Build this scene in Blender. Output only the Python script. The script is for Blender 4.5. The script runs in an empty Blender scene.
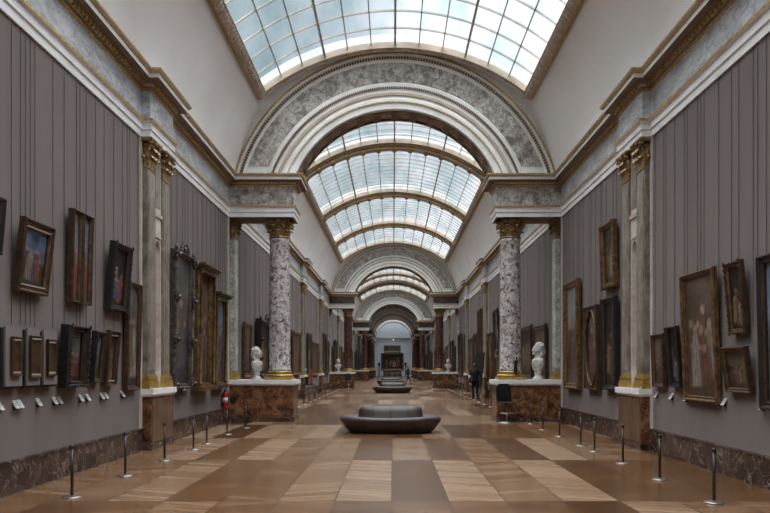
import bpy, math, random
import numpy as np
from mathutils import Vector, Matrix
PI = math.pi
S = bpy.context.scene
COL = S.collection

# ------------------------------------------------------------------ camera
cam_d = bpy.data.cameras.new('camera')
cam = bpy.data.objects.new('camera', cam_d); COL.objects.link(cam)
cam.location = (-0.06, 0, 1.6); cam.rotation_euler = (PI/2, 0, 0)
cam_d.sensor_width = 36; cam_d.lens = 700/770*36
cam_d.shift_x = -8/770; cam_d.shift_y = 110.5/770
cam_d.clip_end = 400; cam_d.clip_start = 0.05
S.camera = cam

# ------------------------------------------------------------------ sky
W = bpy.data.worlds.new('sky'); S.world = W; W.use_nodes = True
wt = W.node_tree; wt.nodes.clear()
def wn(t): return wt.nodes.new(t)
tc = wn('ShaderNodeTexCoord'); sp = wn('ShaderNodeSeparateXYZ'); wt.links.new(tc.outputs['Generated'], sp.inputs[0])
nz = wn('ShaderNodeTexNoise'); nz.inputs['Scale'].default_value = 5.0; nz.inputs['Detail'].default_value = 4
wt.links.new(tc.outputs['Generated'], nz.inputs['Vector'])
m1 = wn('ShaderNodeMath'); m1.operation = 'MULTIPLY_ADD'; m1.inputs[1].default_value = 0.75; m1.inputs[2].default_value = 0.12
wt.links.new(nz.outputs[0], m1.inputs[0])
m2 = wn('ShaderNodeMath'); m2.operation = 'MULTIPLY_ADD'; m2.inputs[1].default_value = 0.85
wt.links.new(sp.outputs['X'], m2.inputs[0]); wt.links.new(m1.outputs[0], m2.inputs[2])
cr = wn('ShaderNodeValToRGB'); e = cr.color_ramp.elements
e[0].position = 0.10; e[0].color = (0.20, 0.30, 0.32, 1)
e[1].position = 0.82; e[1].color = (1.45, 1.50, 1.58, 1)
k = e.new(0.45); k.color = (0.52, 0.62, 0.69, 1)
wt.links.new(m2.outputs[0], cr.inputs[0])
bg = wn('ShaderNodeBackground'); bg.inputs[1].default_value = 1.0
# overcast sky: several times brighter overhead than towards the horizon
mr = wn('ShaderNodeMapRange'); mr.interpolation_type = 'SMOOTHSTEP'
mr.inputs['From Min'].default_value = 0.50; mr.inputs['From Max'].default_value = 0.88
mr.inputs['To Min'].default_value = 0.0; mr.inputs['To Max'].default_value = 1.0
wt.links.new(sp.outputs['Z'], mr.inputs['Value'])
zm = wn('ShaderNodeMix'); zm.data_type = 'RGBA'; wt.links.new(mr.outputs[0], zm.inputs[0])
wt.links.new(cr.outputs[0], zm.inputs[6]); zm.inputs[7].default_value = (9.0, 8.8, 8.8, 1)
wt.links.new(zm.outputs[2], bg.inputs[0])
wo = wn('ShaderNodeOutputWorld'); wt.links.new(bg.outputs[0], wo.inputs[0])

S.view_settings.view_transform = 'Standard'; S.view_settings.look = 'None'
S.view_settings.exposure = -0.02; S.view_settings.gamma = 1; S.view_settings.use_curve_mapping = False
S.cycles.use_denoising = True; S.cycles.denoising_prefilter = 'ACCURATE'; S.cycles.max_bounces = 8; S.cycles.diffuse_bounces = 5; S.cycles.glossy_bounces = 3
S.cycles.transmission_bounces = 4; S.cycles.transparent_max_bounces = 12
S.cycles.sample_clamp_indirect = 6
S.cycles.caustics_reflective = False; S.cycles.caustics_refractive = False

CZ, RV = 5.97, 4.9                      # vault centre height and radius
WX = 4.9                                # half width of the hall
# skylight sections (y0, y1)
SKY = [(-3.6, 3.6), (4.4, 11.9), (12.7, 20.1), (22.6, 28.6), (29.4, 36.6), (37.4, 44.6), (45.4, 51.6),
       (54.6, 60.6), (61.4, 68.6), (69.4, 73.6), (77.2, 83.2), (88, 93), (103, 106), (112, 117.2), (119.2, 120.7)]  # last four sections are added out of view to light the far end
A50 = math.radians(50)
for (a, b) in SKY:                      # portals guide sampling of the sky through each skylight
    ld = bpy.data.lights.new('skylight_portal', 'AREA'); ld.shape = 'RECTANGLE'
    ld.size = 8.2; ld.size_y = b-a
    ld.cycles.is_portal = True
    lo = bpy.data.objects.new('skylight_portal', ld); COL.objects.link(lo)
    lo.location = (0, (a+b)/2, 11.1); lo['kind'] = 'helper'

# ------------------------------------------------------------------ materials
MT = {}
def mat(name, col=(0.5, 0.5, 0.5), rough=0.5, metal=0.0, spec=0.5, emit=None, es=1.0):
    m = bpy.data.materials.new(name); m.use_nodes = True
    b = m.node_tree.nodes['Principled BSDF']
    b.inputs['Base Color'].default_value = (*col, 1)
    b.inputs['Roughness'].default_value = rough; b.inputs['Metallic'].default_value = metal
    b.inputs['Specular IOR Level'].default_value = spec
    if emit: b.inputs['Emission Color'].default_value = (*emit, 1); b.inputs['Emission Strength'].default_value = es
    MT[name] = m; return m
class NT:
    def __init__(s, m): s.t = m.node_tree; s.b = s.t.nodes['Principled BSDF']; s.g = s.t.nodes.new('ShaderNodeNewGeometry')
    def n(s, t, **kw):
        o = s.t.nodes.new(t)
        for a, v in kw.items():
            if a.startswith('i_'): o.inputs[a[2:].replace('_', ' ')].default_value = v
            else: setattr(o, a, v)
        return o
    def l(s, a, b): s.t.links.new(a, b)
    def pos(s, scale=(1, 1, 1)):
        v = s.n('ShaderNodeMapping'); v.inputs['Scale'].default_value = scale; s.l(s.g.outputs['Position'], v.inputs[0]); return v.outputs[0]
    def noise(s, scale, detail=4, vec=None, dist=0.0, rough=0.55):
        o = s.n('ShaderNodeTexNoise'); o.inputs['Scale'].default_value = scale; o.inputs['Detail'].default_value = detail
        o.inputs['Distortion'].default_value = dist; o.inputs['Roughness'].default_value = rough
        s.l(vec if vec else s.pos(), o.inputs['Vector']); return o.outputs[0]
    def ramp(s, f, stops):
        r = s.n('ShaderNodeValToRGB'); el = r.color_ramp.elements
        while len(el) < len(stops): el.new(0.5)
        for x, (p, c) in zip(el, stops): x.position = p; x.color = (*c, 1)
        s.l(f, r.inputs[0]); return r.outputs[0]
    def mix(s, f, a, b, mode='MIX'):
        x = s.n('ShaderNodeMix', data_type='RGBA', blend_type=mode)
        for v, i in ((f, 0), (a, 6), (b, 7)):
            if isinstance(v, (int, float)): x.inputs[i].default_value = v
            elif isinstance(v, tuple): x.inputs[i].default_value = (*v, 1)
            else: s.l(v, x.inputs[i])
        return x.outputs[2]
    def math(s, op, a, b=None, c=None):
        x = s.n('ShaderNodeMath', operation=op)
        for i, v in enumerate((a, b, c)):
            if v is None: continue
            if isinstance(v, (int, float)): x.inputs[i].default_value = v
            else: s.l(v, x.inputs[i])
        return x.outputs[0]
    def col(s, c): s.l(c, s.b.inputs['Base Color'])
    def bump(s, h, strength=0.3, dist=0.02):
        x = s.n('ShaderNodeBump'); x.inputs['Strength'].default_value = strength; x.inputs['Distance'].default_value = dist
        s.l(h, x.inputs['Height']); s.l(x.outputs[0], s.b.inputs['Normal'])

def plaster(name, c1, c2, scale=1.3, rough=0.75):
    m = mat(name, c1, rough); t = NT(m)
    f = t.noise(scale, 5); t.col(t.ramp(f, [(0.3, c1), (0.7, c2)])); t.bump(t.noise(30, 3), 0.08, 0.01); return m
plaster('vault_plaster', (0.84, 0.83, 0.83), (0.76, 0.74, 0.73), 0.5)
plaster('white_stone', (0.84, 0.85, 0.87), (0.70, 0.71, 0.73), 3.0, 0.5)
plaster('beige_stone', (0.56, 0.49, 0.40), (0.42, 0.35, 0.26), 3.0, 0.55)
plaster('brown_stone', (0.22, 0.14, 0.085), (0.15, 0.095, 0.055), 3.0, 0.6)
plaster('arch_stone', (0.80, 0.80, 0.78), (0.66, 0.65, 0.62), 2.0, 0.6)
plaster('frame_stone', (0.54, 0.46, 0.38), (0.38, 0.31, 0.24), 3.0, 0.6)
plaster('blue_plaster', (0.60, 0.67, 0.76), (0.52, 0.58, 0.67), 0.6)
plaster('bar_paint', (0.50, 0.48, 0.45), (0.36, 0.33, 0.30), 3.0, 0.5)

def fabric():
    m = mat('wall_fabric', (0.2, 0.185, 0.19), 0.9, spec=0.2); t = NT(m)
    f = t.noise(0.6, 4, t.pos((1, 2.5, 0.25)))
    t.col(t.ramp(f, [(0.25, (0.162, 0.140, 0.134)), (0.75, (0.196, 0.172, 0.166))]))
    t.bump(t.noise(1.0, 3, t.pos((1, 3.5, 0.05))), 0.35, 0.03)
fabric()

def marble(name, stops, vein, scale=2.0, vscale=3.0, vw=0.05, rough=0.3, vstr=0.8, stretch=(1, 1, 1)):
    m = mat(name, stops[0][1], rough); t = NT(m)
    p = t.pos(stretch)
    f = t.noise(scale, 7, p, 0.8, 0.62)
    base = t.ramp(f, stops)
    nv = t.noise(vscale, 6, p, 1.6, 0.55)
    d = t.math('ABSOLUTE', t.math('SUBTRACT', nv, 0.5))
    v = t.ramp(d, [(0.0, (1, 1, 1)), (vw, (0, 0, 0))])
    v = t.math('MULTIPLY', v, vstr)
    t.col(t.mix(v, base, vein)); return m
marble('column_marble', [(0.37, (0.13, 0.085, 0.085)), (0.45, (0.36, 0.31, 0.30)), (0.54, (0.60, 0.58, 0.57))], (0.05, 0.03, 0.035), 7, 5.5, 0.035, 0.2, 0.8)
marble('red_marble', [(0.32, (0.02, 0.007, 0.006)), (0.5, (0.065, 0.024, 0.02)), (0.68, (0.15, 0.08, 0.07))], (0.26, 0.18, 0.16), 4, 3, 0.018, 0.2, 0.5)
marble('dado_marble', [(0.35, (0.025, 0.010, 0.007)), (0.48, (0.13, 0.050, 0.024)), (0.62, (0.27, 0.135, 0.062))], (0.34, 0.20, 0.11), 3.6, 3.0, 0.02, 0.25, 0.5)
marble('pale_dado_marble', [(0.35, (0.075, 0.040, 0.024)), (0.5, (0.13, 0.078, 0.048)), (0.66, (0.17, 0.11, 0.072))], (0.22, 0.155, 0.11), 3.4, 2.6, 0.02, 0.28, 0.4)
marble('base_marble', [(0.32, (0.022, 0.012, 0.010)), (0.5, (0.055, 0.034, 0.027)), (0.7, (0.11, 0.072, 0.058))], (0.40, 0.34, 0.30), 3.2, 1.7, 0.010, 0.25, 0.7)
marble('frieze_marble', [(0.35, (0.30, 0.31, 0.34)), (0.5, (0.44, 0.46, 0.49)), (0.68, (0.60, 0.62, 0.65))], (0.13, 0.12, 0.13), 3.5, 2.6, 0.03, 0.35, 0.7, (1, .6, 1.5))
marble('arch_marble', [(0.36, (0.17, 0.145, 0.13)), (0.48, (0.36, 0.33, 0.30)), (0.62, (0.56, 0.53, 0.49))], (0.07, 0.05, 0.05), 4.2, 3.4, 0.035, 0.35, 0.75)
marble('pilaster_marble', [(0.36, (0.12, 0.098, 0.075)), (0.5, (0.22, 0.19, 0.155)), (0.68, (0.32, 0.295, 0.255))], (0.10, 0.075, 0.055), 5.0, 3.5, 0.03, 0.3, 0.6, (1, 1, 0.5))
marble('green_pilaster_marble', [(0.36, (0.22, 0.24, 0.21)), (0.5, (0.42, 0.43, 0.39)), (0.68, (0.66, 0.66, 0.62))], (0.12, 0.13, 0.11), 5.0, 3.5, 0.04, 0.3, 0.7)
marble('niche_marble', [(0.36, (0.46, 0.40, 0.375)), (0.5, (0.54, 0.49, 0.46)), (0.68, (0.62, 0.575, 0.55))], (0.27, 0.21, 0.19), 2.0, 2.0, 0.02, 0.35, 0.4)
marble('statue_marble', [(0.3, (0.48, 0.47, 0.45)), (0.7, (0.58, 0.57, 0.55))], (0.4, 0.38, 0.35), 3, 2, 0.02, 0.4, 0.3)

def gilt(name, c, c2, rough=0.42, metal=0.75, sc=18):
    m = mat(name, c, rough, metal); t = NT(m)
    t.col(t.ramp(t.noise(sc, 4), [(0.35, c2), (0.62, c)])); t.bump(t.noise(40, 3), 0.25, 0.01); return m
gilt('gilding', (0.66, 0.45, 0.17), (0.30, 0.19, 0.07))
gilt('bright_gilding', (0.55, 0.37, 0.10), (0.33, 0.20, 0.055), 0.4, 0.5)
gilt('capital_bronze', (0.42, 0.28, 0.12), (0.10, 0.06, 0.025), 0.45, 0.45, 14)
gilt('old_gold_wood', (0.20, 0.112, 0.045), (0.065, 0.036, 0.016), 0.42, 0.35, 10)
gilt('brown_wood', (0.075, 0.037, 0.018), (0.028, 0.015, 0.009), 0.42, 0.1, 10)
gilt('ebony_wood', (0.020, 0.016, 0.015), (0.007, 0.006, 0.006), 0.4, 0.0, 12)
gilt('silvered_wood', (0.12, 0.095, 0.08), (0.02, 0.015, 0.012), 0.4, 0.2, 9)
mat('dark_metal', (0.055, 0.05, 0.048), 0.35, 0.7)
mat('rod_metal', (0.10, 0.09, 0.088), 0.6, 0.1)
mat('cream_band', (0.36, 0.31, 0.24), 0.5)
mat('steel', (0.42, 0.40, 0.38), 0.32, 0.9)
mat('black_plastic', (0.012, 0.012, 0.014), 0.4)
mat('black_iron', (0.02, 0.018, 0.018), 0.5, 0.4)
mat('label_white', (0.5, 0.51, 0.53), 0.5)
mat('label_ink', (0.08, 0.08, 0.08), 0.6)
mat('red_paint', (0.42, 0.015, 0.012), 0.3)
mat('case_paint', (0.178, 0.155, 0.15), 0.8)
mat('white_paint', (0.7, 0.7, 0.7), 0.5)
mat('cloth_black', (0.014, 0.014, 0.017), 0.9, spec=0.2)
mat('cloth_dark_blue', (0.02, 0.024, 0.038), 0.9, spec=0.2)
mat('cloth_grey', (0.09, 0.09, 0.1), 0.9, spec=0.2)
mat('skin', (0.48, 0.30, 0.22), 0.55)
mat('hair', (0.03, 0.02, 0.015), 0.6)
mat('orange_panel', (0.30, 0.085, 0.025), 0.6)
mat('green_lamp', (0.02, 0.2, 0.18), 0.4, emit=(0.05, 0.6, 0.52), es=0.22)
mat('lamp_glow', (0.8, 0.8, 0.7), 0.4, emit=(1.0, 0.95, 0.8), es=1.2)
mat('dark_grille', (0.03, 0.035, 0.04), 0.5)
m = mat('leather', (0.045, 0.03, 0.027), 0.42); t = NT(m)
t.col(t.ramp(t.noise(3, 4), [(0.3, (0.036, 0.025, 0.023)), (0.7, (0.058, 0.042, 0.038))])); t.bump(t.noise(14, 4), 0.15, 0.01)
mat('seam', (0.03, 0.022, 0.02), 0.6)
m = mat('canvas', (0.2, 0.15, 0.1), 0.38, spec=0.35); t = NT(m)
a_ = t.n('ShaderNodeAttribute', attribute_name='Col'); fn = t.noise(9, 5)
t.col(t.mix(0.85, a_.outputs['Color'], t.ramp(fn, [(0.3, (0.50, 0.48, 0.46)), (0.72, (1.0, 1.0, 1.0))]), 'MULTIPLY'))

def glass():
    m = bpy.data.materials.new('skylight_glass'); m.use_nodes = True; t = m.node_tree; t.nodes.clear(); MT['skylight_glass'] = m
    g = t.nodes.new('ShaderNodeNewGeometry')
    mp = t.nodes.new('ShaderNodeMapping'); mp.inputs['Scale'].default_value = (1.2, 0.35, 1.2); t.links.new(g.outputs['Position'], mp.inputs[0])
    n = t.nodes.new('ShaderNodeTexNoise'); n.inputs['Scale'].default_value = 1.0; n.inputs['Detail'].default_value = 4; t.links.new(mp.outputs[0], n.inputs['Vector'])
    r = t.nodes.new('ShaderNodeValToRGB'); r.color_ramp.elements[0].position = 0.32; r.color_ramp.elements[0].color = (0.62, 0.74, 0.76, 1)
    r.color_ramp.elements[1].position = 0.62; r.color_ramp.elements[1].color = (0.97, 0.98, 1, 1); t.links.new(n.outputs[0], r.inputs[0])
    a = t.nodes.new('ShaderNodeBsdfTransparent'); t.links.new(r.outputs[0], a.inputs[0])
    b = t.nodes.new('ShaderNodeBsdfTranslucent'); b.inputs[0].default_value = (0.85, 0.92, 0.95, 1)
    mx = t.nodes.new('ShaderNodeMixShader'); mx.inputs[0].default_value = 0.03
    t.links.new(a.outputs[0], mx.inputs[1]); t.links.new(b.outputs[0], mx.inputs[2])
    gl = t.nodes.new('ShaderNodeBsdfGlossy'); gl.inputs['Roughness'].default_value = 0.2
    m2 = t.nodes.new('ShaderNodeMixShader'); m2.inputs[0].default_value = 0.05
    t.links.new(mx.outputs[0], m2.inputs[1]); t.links.new(gl.outputs[0], m2.inputs[2])
    o = t.nodes.new('ShaderNodeOutputMaterial'); t.links.new(m2.outputs[0], o.inputs[0])
glass()

def parquet():
    m = mat('parquet', (0.25, 0.15, 0.08), 0.3); t = NT(m)
    s = t.n('ShaderNodeSeparateXYZ'); t.l(t.g.outputs['Position'], s.inputs[0])
    TX, TY = 0.68, 3.68
    u = t.math('DIVIDE', t.math('ADD', s.outputs['X'], 0.075+68*0.68), TX)
    v = t.math('DIVIDE', t.math('ADD', s.outputs['Y'], 40*TY-15.7), TY)
    iu, iv = t.math('FLOOR', u), t.math('FLOOR', v)
    fu, fv = t.math('FRACT', u), t.math('FRACT', v)
    cb = t.n('ShaderNodeCombineXYZ'); t.l(iu, cb.inputs[0]); t.l(iv, cb.inputs[1])
    wn_ = t.n('ShaderNodeTexWhiteNoise', noise_dimensions='2D'); t.l(cb.outputs[0], wn_.inputs['Vector'])
    chk = t.math('MODULO', t.math('ADD', iu, iv), 2.0)
    tone = t.math('ADD', t.math('MULTIPLY', chk, 0.24), t.math('MULTIPLY_ADD', wn_.outputs['Value'], 0.66, 0.04))
    # narrow boards inside each panel run slightly askew across it
    dirn = t.math('MULTIPLY', t.math('SUBTRACT', chk, 0.5), 0.7)
    bv = t.math('ADD', t.math('MULTIPLY', s.outputs['Y'], 5.5), t.math('MULTIPLY', t.math('MULTIPLY', s.outputs['X'], dirn), 5.5))
    ib = t.math('FLOOR', bv)
    cb2 = t.n('ShaderNodeCombineXYZ'); t.l(ib, cb2.inputs[0]); t.l(iu, cb2.inputs[1]); t.l(iv, cb2.inputs[2])
    w2 = t.n('ShaderNodeTexWhiteNoise', noise_dimensions='3D'); t.l(cb2.outputs[0], w2.inputs['Vector'])
    tone = t.math('ADD', tone, t.math('MULTIPLY', t.math('SUBTRACT', w2.outputs['Value'], 0.5), 0.20))
    gr = t.noise(5, 2, t.pos((0.25, 5, 1)))
    tone = t.math('ADD', tone, t.math('MULTIPLY', t.math('SUBTRACT', gr, 0.5), 0.22))
    c = t.ramp(tone, [(0.12, (0.072, 0.030, 0.010)), (0.50, (0.150, 0.074, 0.031)), (0.86, (0.32, 0.21, 0.135))])
    def edge(f, w): return t.math('LESS_THAN', t.math('MINIMUM', f, t.math('SUBTRACT', 1.0, f)), w)
    ln = t.math('MAXIMUM', edge(fu, 0.016), edge(fv, 0.004))
    lb = edge(t.math('FRACT', bv), 0.07)
    c = t.mix(t.math('MULTIPLY', lb, 0.55), c, (0.06, 0.03, 0.015))
    c = t.mix(t.math('MULTIPLY', ln, 0.7), c, (0.045, 0.024, 0.013))
    t.col(c)
    t.l(t.math('MULTIPLY_ADD', t.noise(0.8, 2), 0.06, 0.22), t.b.inputs['Roughness'])
    t.bump(t.noise(1.5, 1, t.pos((1, 2.0, 1))), 0.05, 0.01)
    t.b.inputs['Specular IOR Level'].default_value = 0.42; t.b.inputs['Coat Weight'].default_value = 0.06; t.b.inputs['Coat Roughness'].default_value = 0.2
parquet()

# ------------------------------------------------------------------ mesh helpers
class MB:
    def __init__(s): s.v = []; s.f = []; s.m = []; s.sm = []; s.mats = []
    def mi(s, m):
        if m not in s.mats: s.mats.append(m)
        return s.mats.index(m)
    def add(s, vs, fs, m, smooth=False):
        o = len(s.v); s.v += [tuple(p) for p in vs]; k = s.mi(m)
        for f in fs: s.f.append(tuple(o+i for i in f)); s.m.append(k); s.sm.append(smooth)
    def box(s, x0, x1, y0, y1, z0, z1, m, M=None):
        vs = [Vector((x, y, z)) for x in (x0, x1) for y in (y0, y1) for z in (z0, z1)]
        if M: vs = [M @ p for p in vs]
        s.add(vs, [(0, 1, 3, 2), (4, 6, 7, 5), (0, 4, 5, 1), (2, 3, 7, 6), (0, 2, 6, 4), (1, 5, 7, 3)], m)
    def lathe(s, prof, m, cx=0, cy=0, n=24, smooth=True, M=None):
        vs, fs = [], []
        for r, z in prof:
            for i in range(n):
                a = 2*PI*i/n; vs.append(Vector((cx+r*math.cos(a), cy+r*math.sin(a), z)))
        for j in range(len(prof)-1):
            for i in range(n):
                k = (i+1) % n; fs.append((j*n+i, j*n+k, (j+1)*n+k, (j+1)*n+i))
        fs.append(tuple(reversed(range(n)))); fs.append(tuple((len(prof)-1)*n+i for i in range(n)))
        if M: vs = [M @ p for p in vs]
        s.add(vs, fs, m, smooth)
    def tube(s, pts, r, m, n=8):
        pts = [Vector(p) for p in pts]; rs = r if isinstance(r, (list, tuple)) else [r]*len(pts); vs, fs = [], []
        for j, p in enumerate(pts):
            d = (pts[min(j+1, len(pts)-1)]-pts[max(j-1, 0)]).normalized()
            u = d.orthogonal().normalized() if abs(d.z) > 0.9 or True else None
            ref = Vector((0, 0, 1)) if abs(d.z) < 0.9 else Vector((1, 0, 0))
            u = d.cross(ref).normalized(); w = d.cross(u)
            for i in range(n):
                a = 2*PI*i/n; vs.append(p+rs[j]*(math.cos(a)*u+math.sin(a)*w))
        for j in range(len(pts)-1):
            for i in range(n):
                k = (i+1) % n; fs.append((j*n+i, j*n+k, (j+1)*n+k, (j+1)*n+i))
        fs.append(tuple(reversed(range(n)))); fs.append(tuple((len(pts)-1)*n+i for i in range(n)))
        s.add(vs, fs, m, True)
    def ball(s, c, r, m, n=12, M=None):
        rx, ry, rz = r if isinstance(r, tuple) else (r, r, r); h = n//2; vs, fs = [], []
        for j in range(h+1):
            ph = PI*j/h
            for i in range(n):
                a = 2*PI*i/n; vs.append(Vector((rx*math.sin(ph)*math.cos(a), ry*math.sin(ph)*math.sin(a), rz*math.cos(ph))))
        for j in range(h):
            for i in range(n):
                k = (i+1) % n; fs.append((j*n+i, (j+1)*n+i, (j+1)*n+k, j*n+k))
        if M: vs = [M @ p for p in vs]
        s.add([p+Vector(c) for p in vs], fs, m, True)
    def strip(s, rows, m, smooth=False, closed=False):
        n = len(rows[0]); vs = [p for r in rows for p in r]; fs = []
        for j in range(len(rows)-1):
            for i in range(n if closed else n-1):
                k = (i+1) % n; fs.append((j*n+i, j*n+k, (j+1)*n+k, (j+1)*n+i))
        s.add(vs, fs, m, smooth)
    def mesh(s, name):
        me = bpy.data.meshes.new(name); me.from_pydata(s.v, [], s.f)
        for m in s.mats: me.materials.append(MT[m])
        me.polygons.foreach_set('material_index', s.m); me.polygons.foreach_set('use_smooth', s.sm)
        me.update(); return me
    def build(s, name, parent=None, loc=(0, 0, 0)):
        o = bpy.data.objects.new(name, s.mesh(name)); COL.objects.link(o); o.location = loc
        if parent: o.parent = parent
        return o
def tag(o, label, cat, group=None):
    o['label'] = label; o['category'] = cat
    if group: o['group'] = group
    return o
def empty(name, loc=(0, 0, 0), rot=(0, 0, 0)):
    o = bpy.data.objects.new(name, None); COL.objects.link(o); o.location = loc; o.rotation_euler = rot; o.empty_display_size = 0.1; return o
def struct(o): o['kind'] = 'structure'; return o
def copy_tree(o, loc=None, rot=None, parent=None, swap=None):
    c = o.copy(); COL.objects.link(c); c.parent = parent
    if swap and o.data and o.data.name in swap: c.data = swap[o.data.name]
    if loc is not None: c.location = loc
    if rot is not None: c.rotation_euler = rot
    for ch in o.children: copy_tree(ch, parent=c, swap=swap)
    return c
def recal(o):
    import bmesh
    bm = bmesh.new(); bm.from_mesh(o.data); bmesh.ops.recalc_face_normals(bm, faces=bm.faces); bm.to_mesh(o.data); bm.free(); return o

# ------------------------------------------------------------------ the shell
b = MB(); b.add([(-5.1, -6, 0), (5.1, -6, 0), (5.1, 122, 0), (-5.1, 122, 0), (-5.1, -6, -.2), (5.1, -6, -.2), (5.1, 122, -.2), (-5.1, 122, -.2)],
                [(0, 1, 2, 3), (7, 6, 5, 4), (0, 4, 5, 1), (1, 5, 6, 2), (2, 6, 7, 3), (3, 7, 4, 0)], 'parquet')
struct(b.build('floor'))
walls = {}
for sd, nm in ((-1, 'left'), (1, 'right')):
    b = MB(); x0, x1 = sorted((sd*WX, sd*(WX+.3))); b.box(x0, x1, -6, 122, 0, 7.25, 'wall_fabric'); walls[sd] = struct(b.build('wall_'+nm))
b = MB(); b.box(-5.2, 5.2, -6.3, -6, 0, 12, 'vault_plaster'); struct(b.build('wall_back'))
b = MB(); b.box(-5.2, 5.2, 121, 121.3, 0, 12, 'blue_plaster'); struct(b.build('wall_front'))

def arcpt(R, th, y): return (R*math.sin(th), y, CZ+R*math.cos(th))
T0, RT = 4.64, 6.22                      # flatter crown carrying the skylights
def toppt(R, th, y): return (R*math.sin(th), y, T0+R*math.cos(th))
# barrel vault with openings
b = MB()
HO = math.asin(3.82/RT)
TS, TE = math.radians(77.5), math.atan2(3.82, T0+RT*math.cos(HO)-CZ)
RE = math.hypot(3.82, T0+RT*math.cos(HO)-CZ)
def side_curve(sg, dr):
    r = []
    for i in range(13):
        th = TS+(TE-TS)*i/12; R = 4.9+(RE-4.9)*(i/12)**2+dr; r.append((sg*R*math.sin(th), CZ+R*math.cos(th)))
    return r
def vault(y0, y1, full):
    def curve(dr):
        L = side_curve(-1, dr)
        if not full: return [L, [(-x, z) for x, z in L]]
        T = [((RT+dr)*math.sin(t), T0+(RT+dr)*math.cos(t)) for t in [-HO+2*HO*i/32 for i in range(1, 32)]]
        return [L+T+[(-x, z) for x, z in reversed(L)]]
    for ci, co in zip(curve(0), curve(.3)):
        b.strip([[(x, y, z) for x, z in ci] for y in (y0, y1)], 'vault_plaster', True); b.strip([[(x, y, z) for x, z in co] for y in (y0, y1)], 'vault_plaster', True)
        for y in (y0, y1): b.strip([[(x, y, z) for x, z in ci], [(x, y, z) for x, z in co]], 'vault_plaster')
        for q in (0, -1): b.add([(ci[q][0], y0, ci[q][1]), (ci[q][0], y1, ci[q][1]), (co[q][0], y1, co[q][1]), (co[q][0], y0, co[q][1])], [(0, 1, 2, 3)], 'vault_plaster')
yy = -6.0
for (a, c) in SKY + [(122, 122)]:
    vault(yy, a, True)
    if a < 122: vault(a, c, False); yy = c
struct(b.build('ceiling'))

# skylights
def arcbox(b, R0, R1, t0, t1, y0, y1, m, n=28, f=toppt):
    rows = []
    for i in range(n+1):
        th = t0+(t1-t0)*i/n
        rows.append([f(R0, th, y0), f(R0, th, y1), f(R1, th, y1), f(R1, th, y0)])
    b.strip(rows, m, False, True)
    b.add(rows[0], [(0, 1, 2, 3)], m); b.add(rows[-1], [(3, 2, 1, 0)], m)
for k_, (a, c) in enumerate(SKY):
    w = struct(empty('window_%d' % (k_+1), (0, 0, 0)))
    b = MB()
    for y, s_ in ((a, 1), (c, -1)):
        lo, hi = sorted((y-s_*.16, y+s_*.03)); arcbox(b, 6.12, 6.26, -HO-.03, HO+.03, lo, hi, 'frame_stone')
        lo, hi = sorted((y-s_*.20, y-s_*.16)); arcbox(b, 6.14, 6.26, -HO-.035, HO+.035, lo, hi, 'gilding')
        arcbox(b, 6.2, 6.30, -HO, HO, y-.015, y+.015, 'frame_stone')
    for sg in (-1, 1):
        t = lambda q: sg*(HO+q)
        arcbox(b, 6.00, 6.26, *sorted((t(-.006), t(.034))), a, c, 'frame_stone', 3)
        arcbox(b, 6.05, 6.26, *sorted((t(.034), t(.042))), a, c, 'gilding', 2)
        arcbox(b, 6.2, 6.36, *sorted((t(-.004), t(.004))), a, c, 'frame_stone', 2)
    b.build('window_frame', w)
    if a < 53:
        b = MB(); n = int((c-a)/.17)
        for i in range(n):
            y = a+(c-a)*(i+.5)/n
            for sg in (-1, 1):
                p = toppt(6.0, sg*(HO+.016), y); M = Matrix.Rotation(sg*(HO+.016), 3, 'Y')
                b.ball(p, (.10, .055, .05), 'frame_stone', 8, M)
        for i in range(37):
            th = -HO+2*HO*i/36
            for y in (a-.07, c+.07):
                b.ball(toppt(6.13, th, y), (.05, .045, .03) if i % 3 else (.07, .07, .06), 'frame_stone' if i % 3 else 'gilding', 6)
        b.build('egg_moulding', w)['kind'] = 'stuff'
    b = MB(); ny = max(2, round((c-a)/(.92 if a < 21 else .62))); nx = 12
    for j in range(ny):
        for i in range(nx):
            t0, t1 = -HO+2*HO*i/nx, -HO+2*HO*(i+1)/nx; y0, y1 = a+(c-a)*j/ny, a+(c-a)*(j+1)/ny; tm = (t0+t1)/2
            b.strip([[toppt(6.25, t, y) for t in (t0, tm, t1)] for y in (y0, y1)], 'skylight_glass', True)
    b.build('glass', w)
    b = MB()
    for i in range(nx+1):
        th = -HO+2*HO*i/nx; wd = .0095 if i % 3 == 0 else .0045
        arcbox(b, 6.17 if i % 3 == 0 else 6.21, 6.29, th-wd/2, th+wd/2, a, c, 'bar_paint', 1)
    for j in range(1, ny):
        y = a+(c-a)*j/ny; arcbox(b, 6.23, 6.28, -HO, HO, y-.013, y+.013, 'bar_paint')
    b.build('glazing_bars', w)

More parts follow.
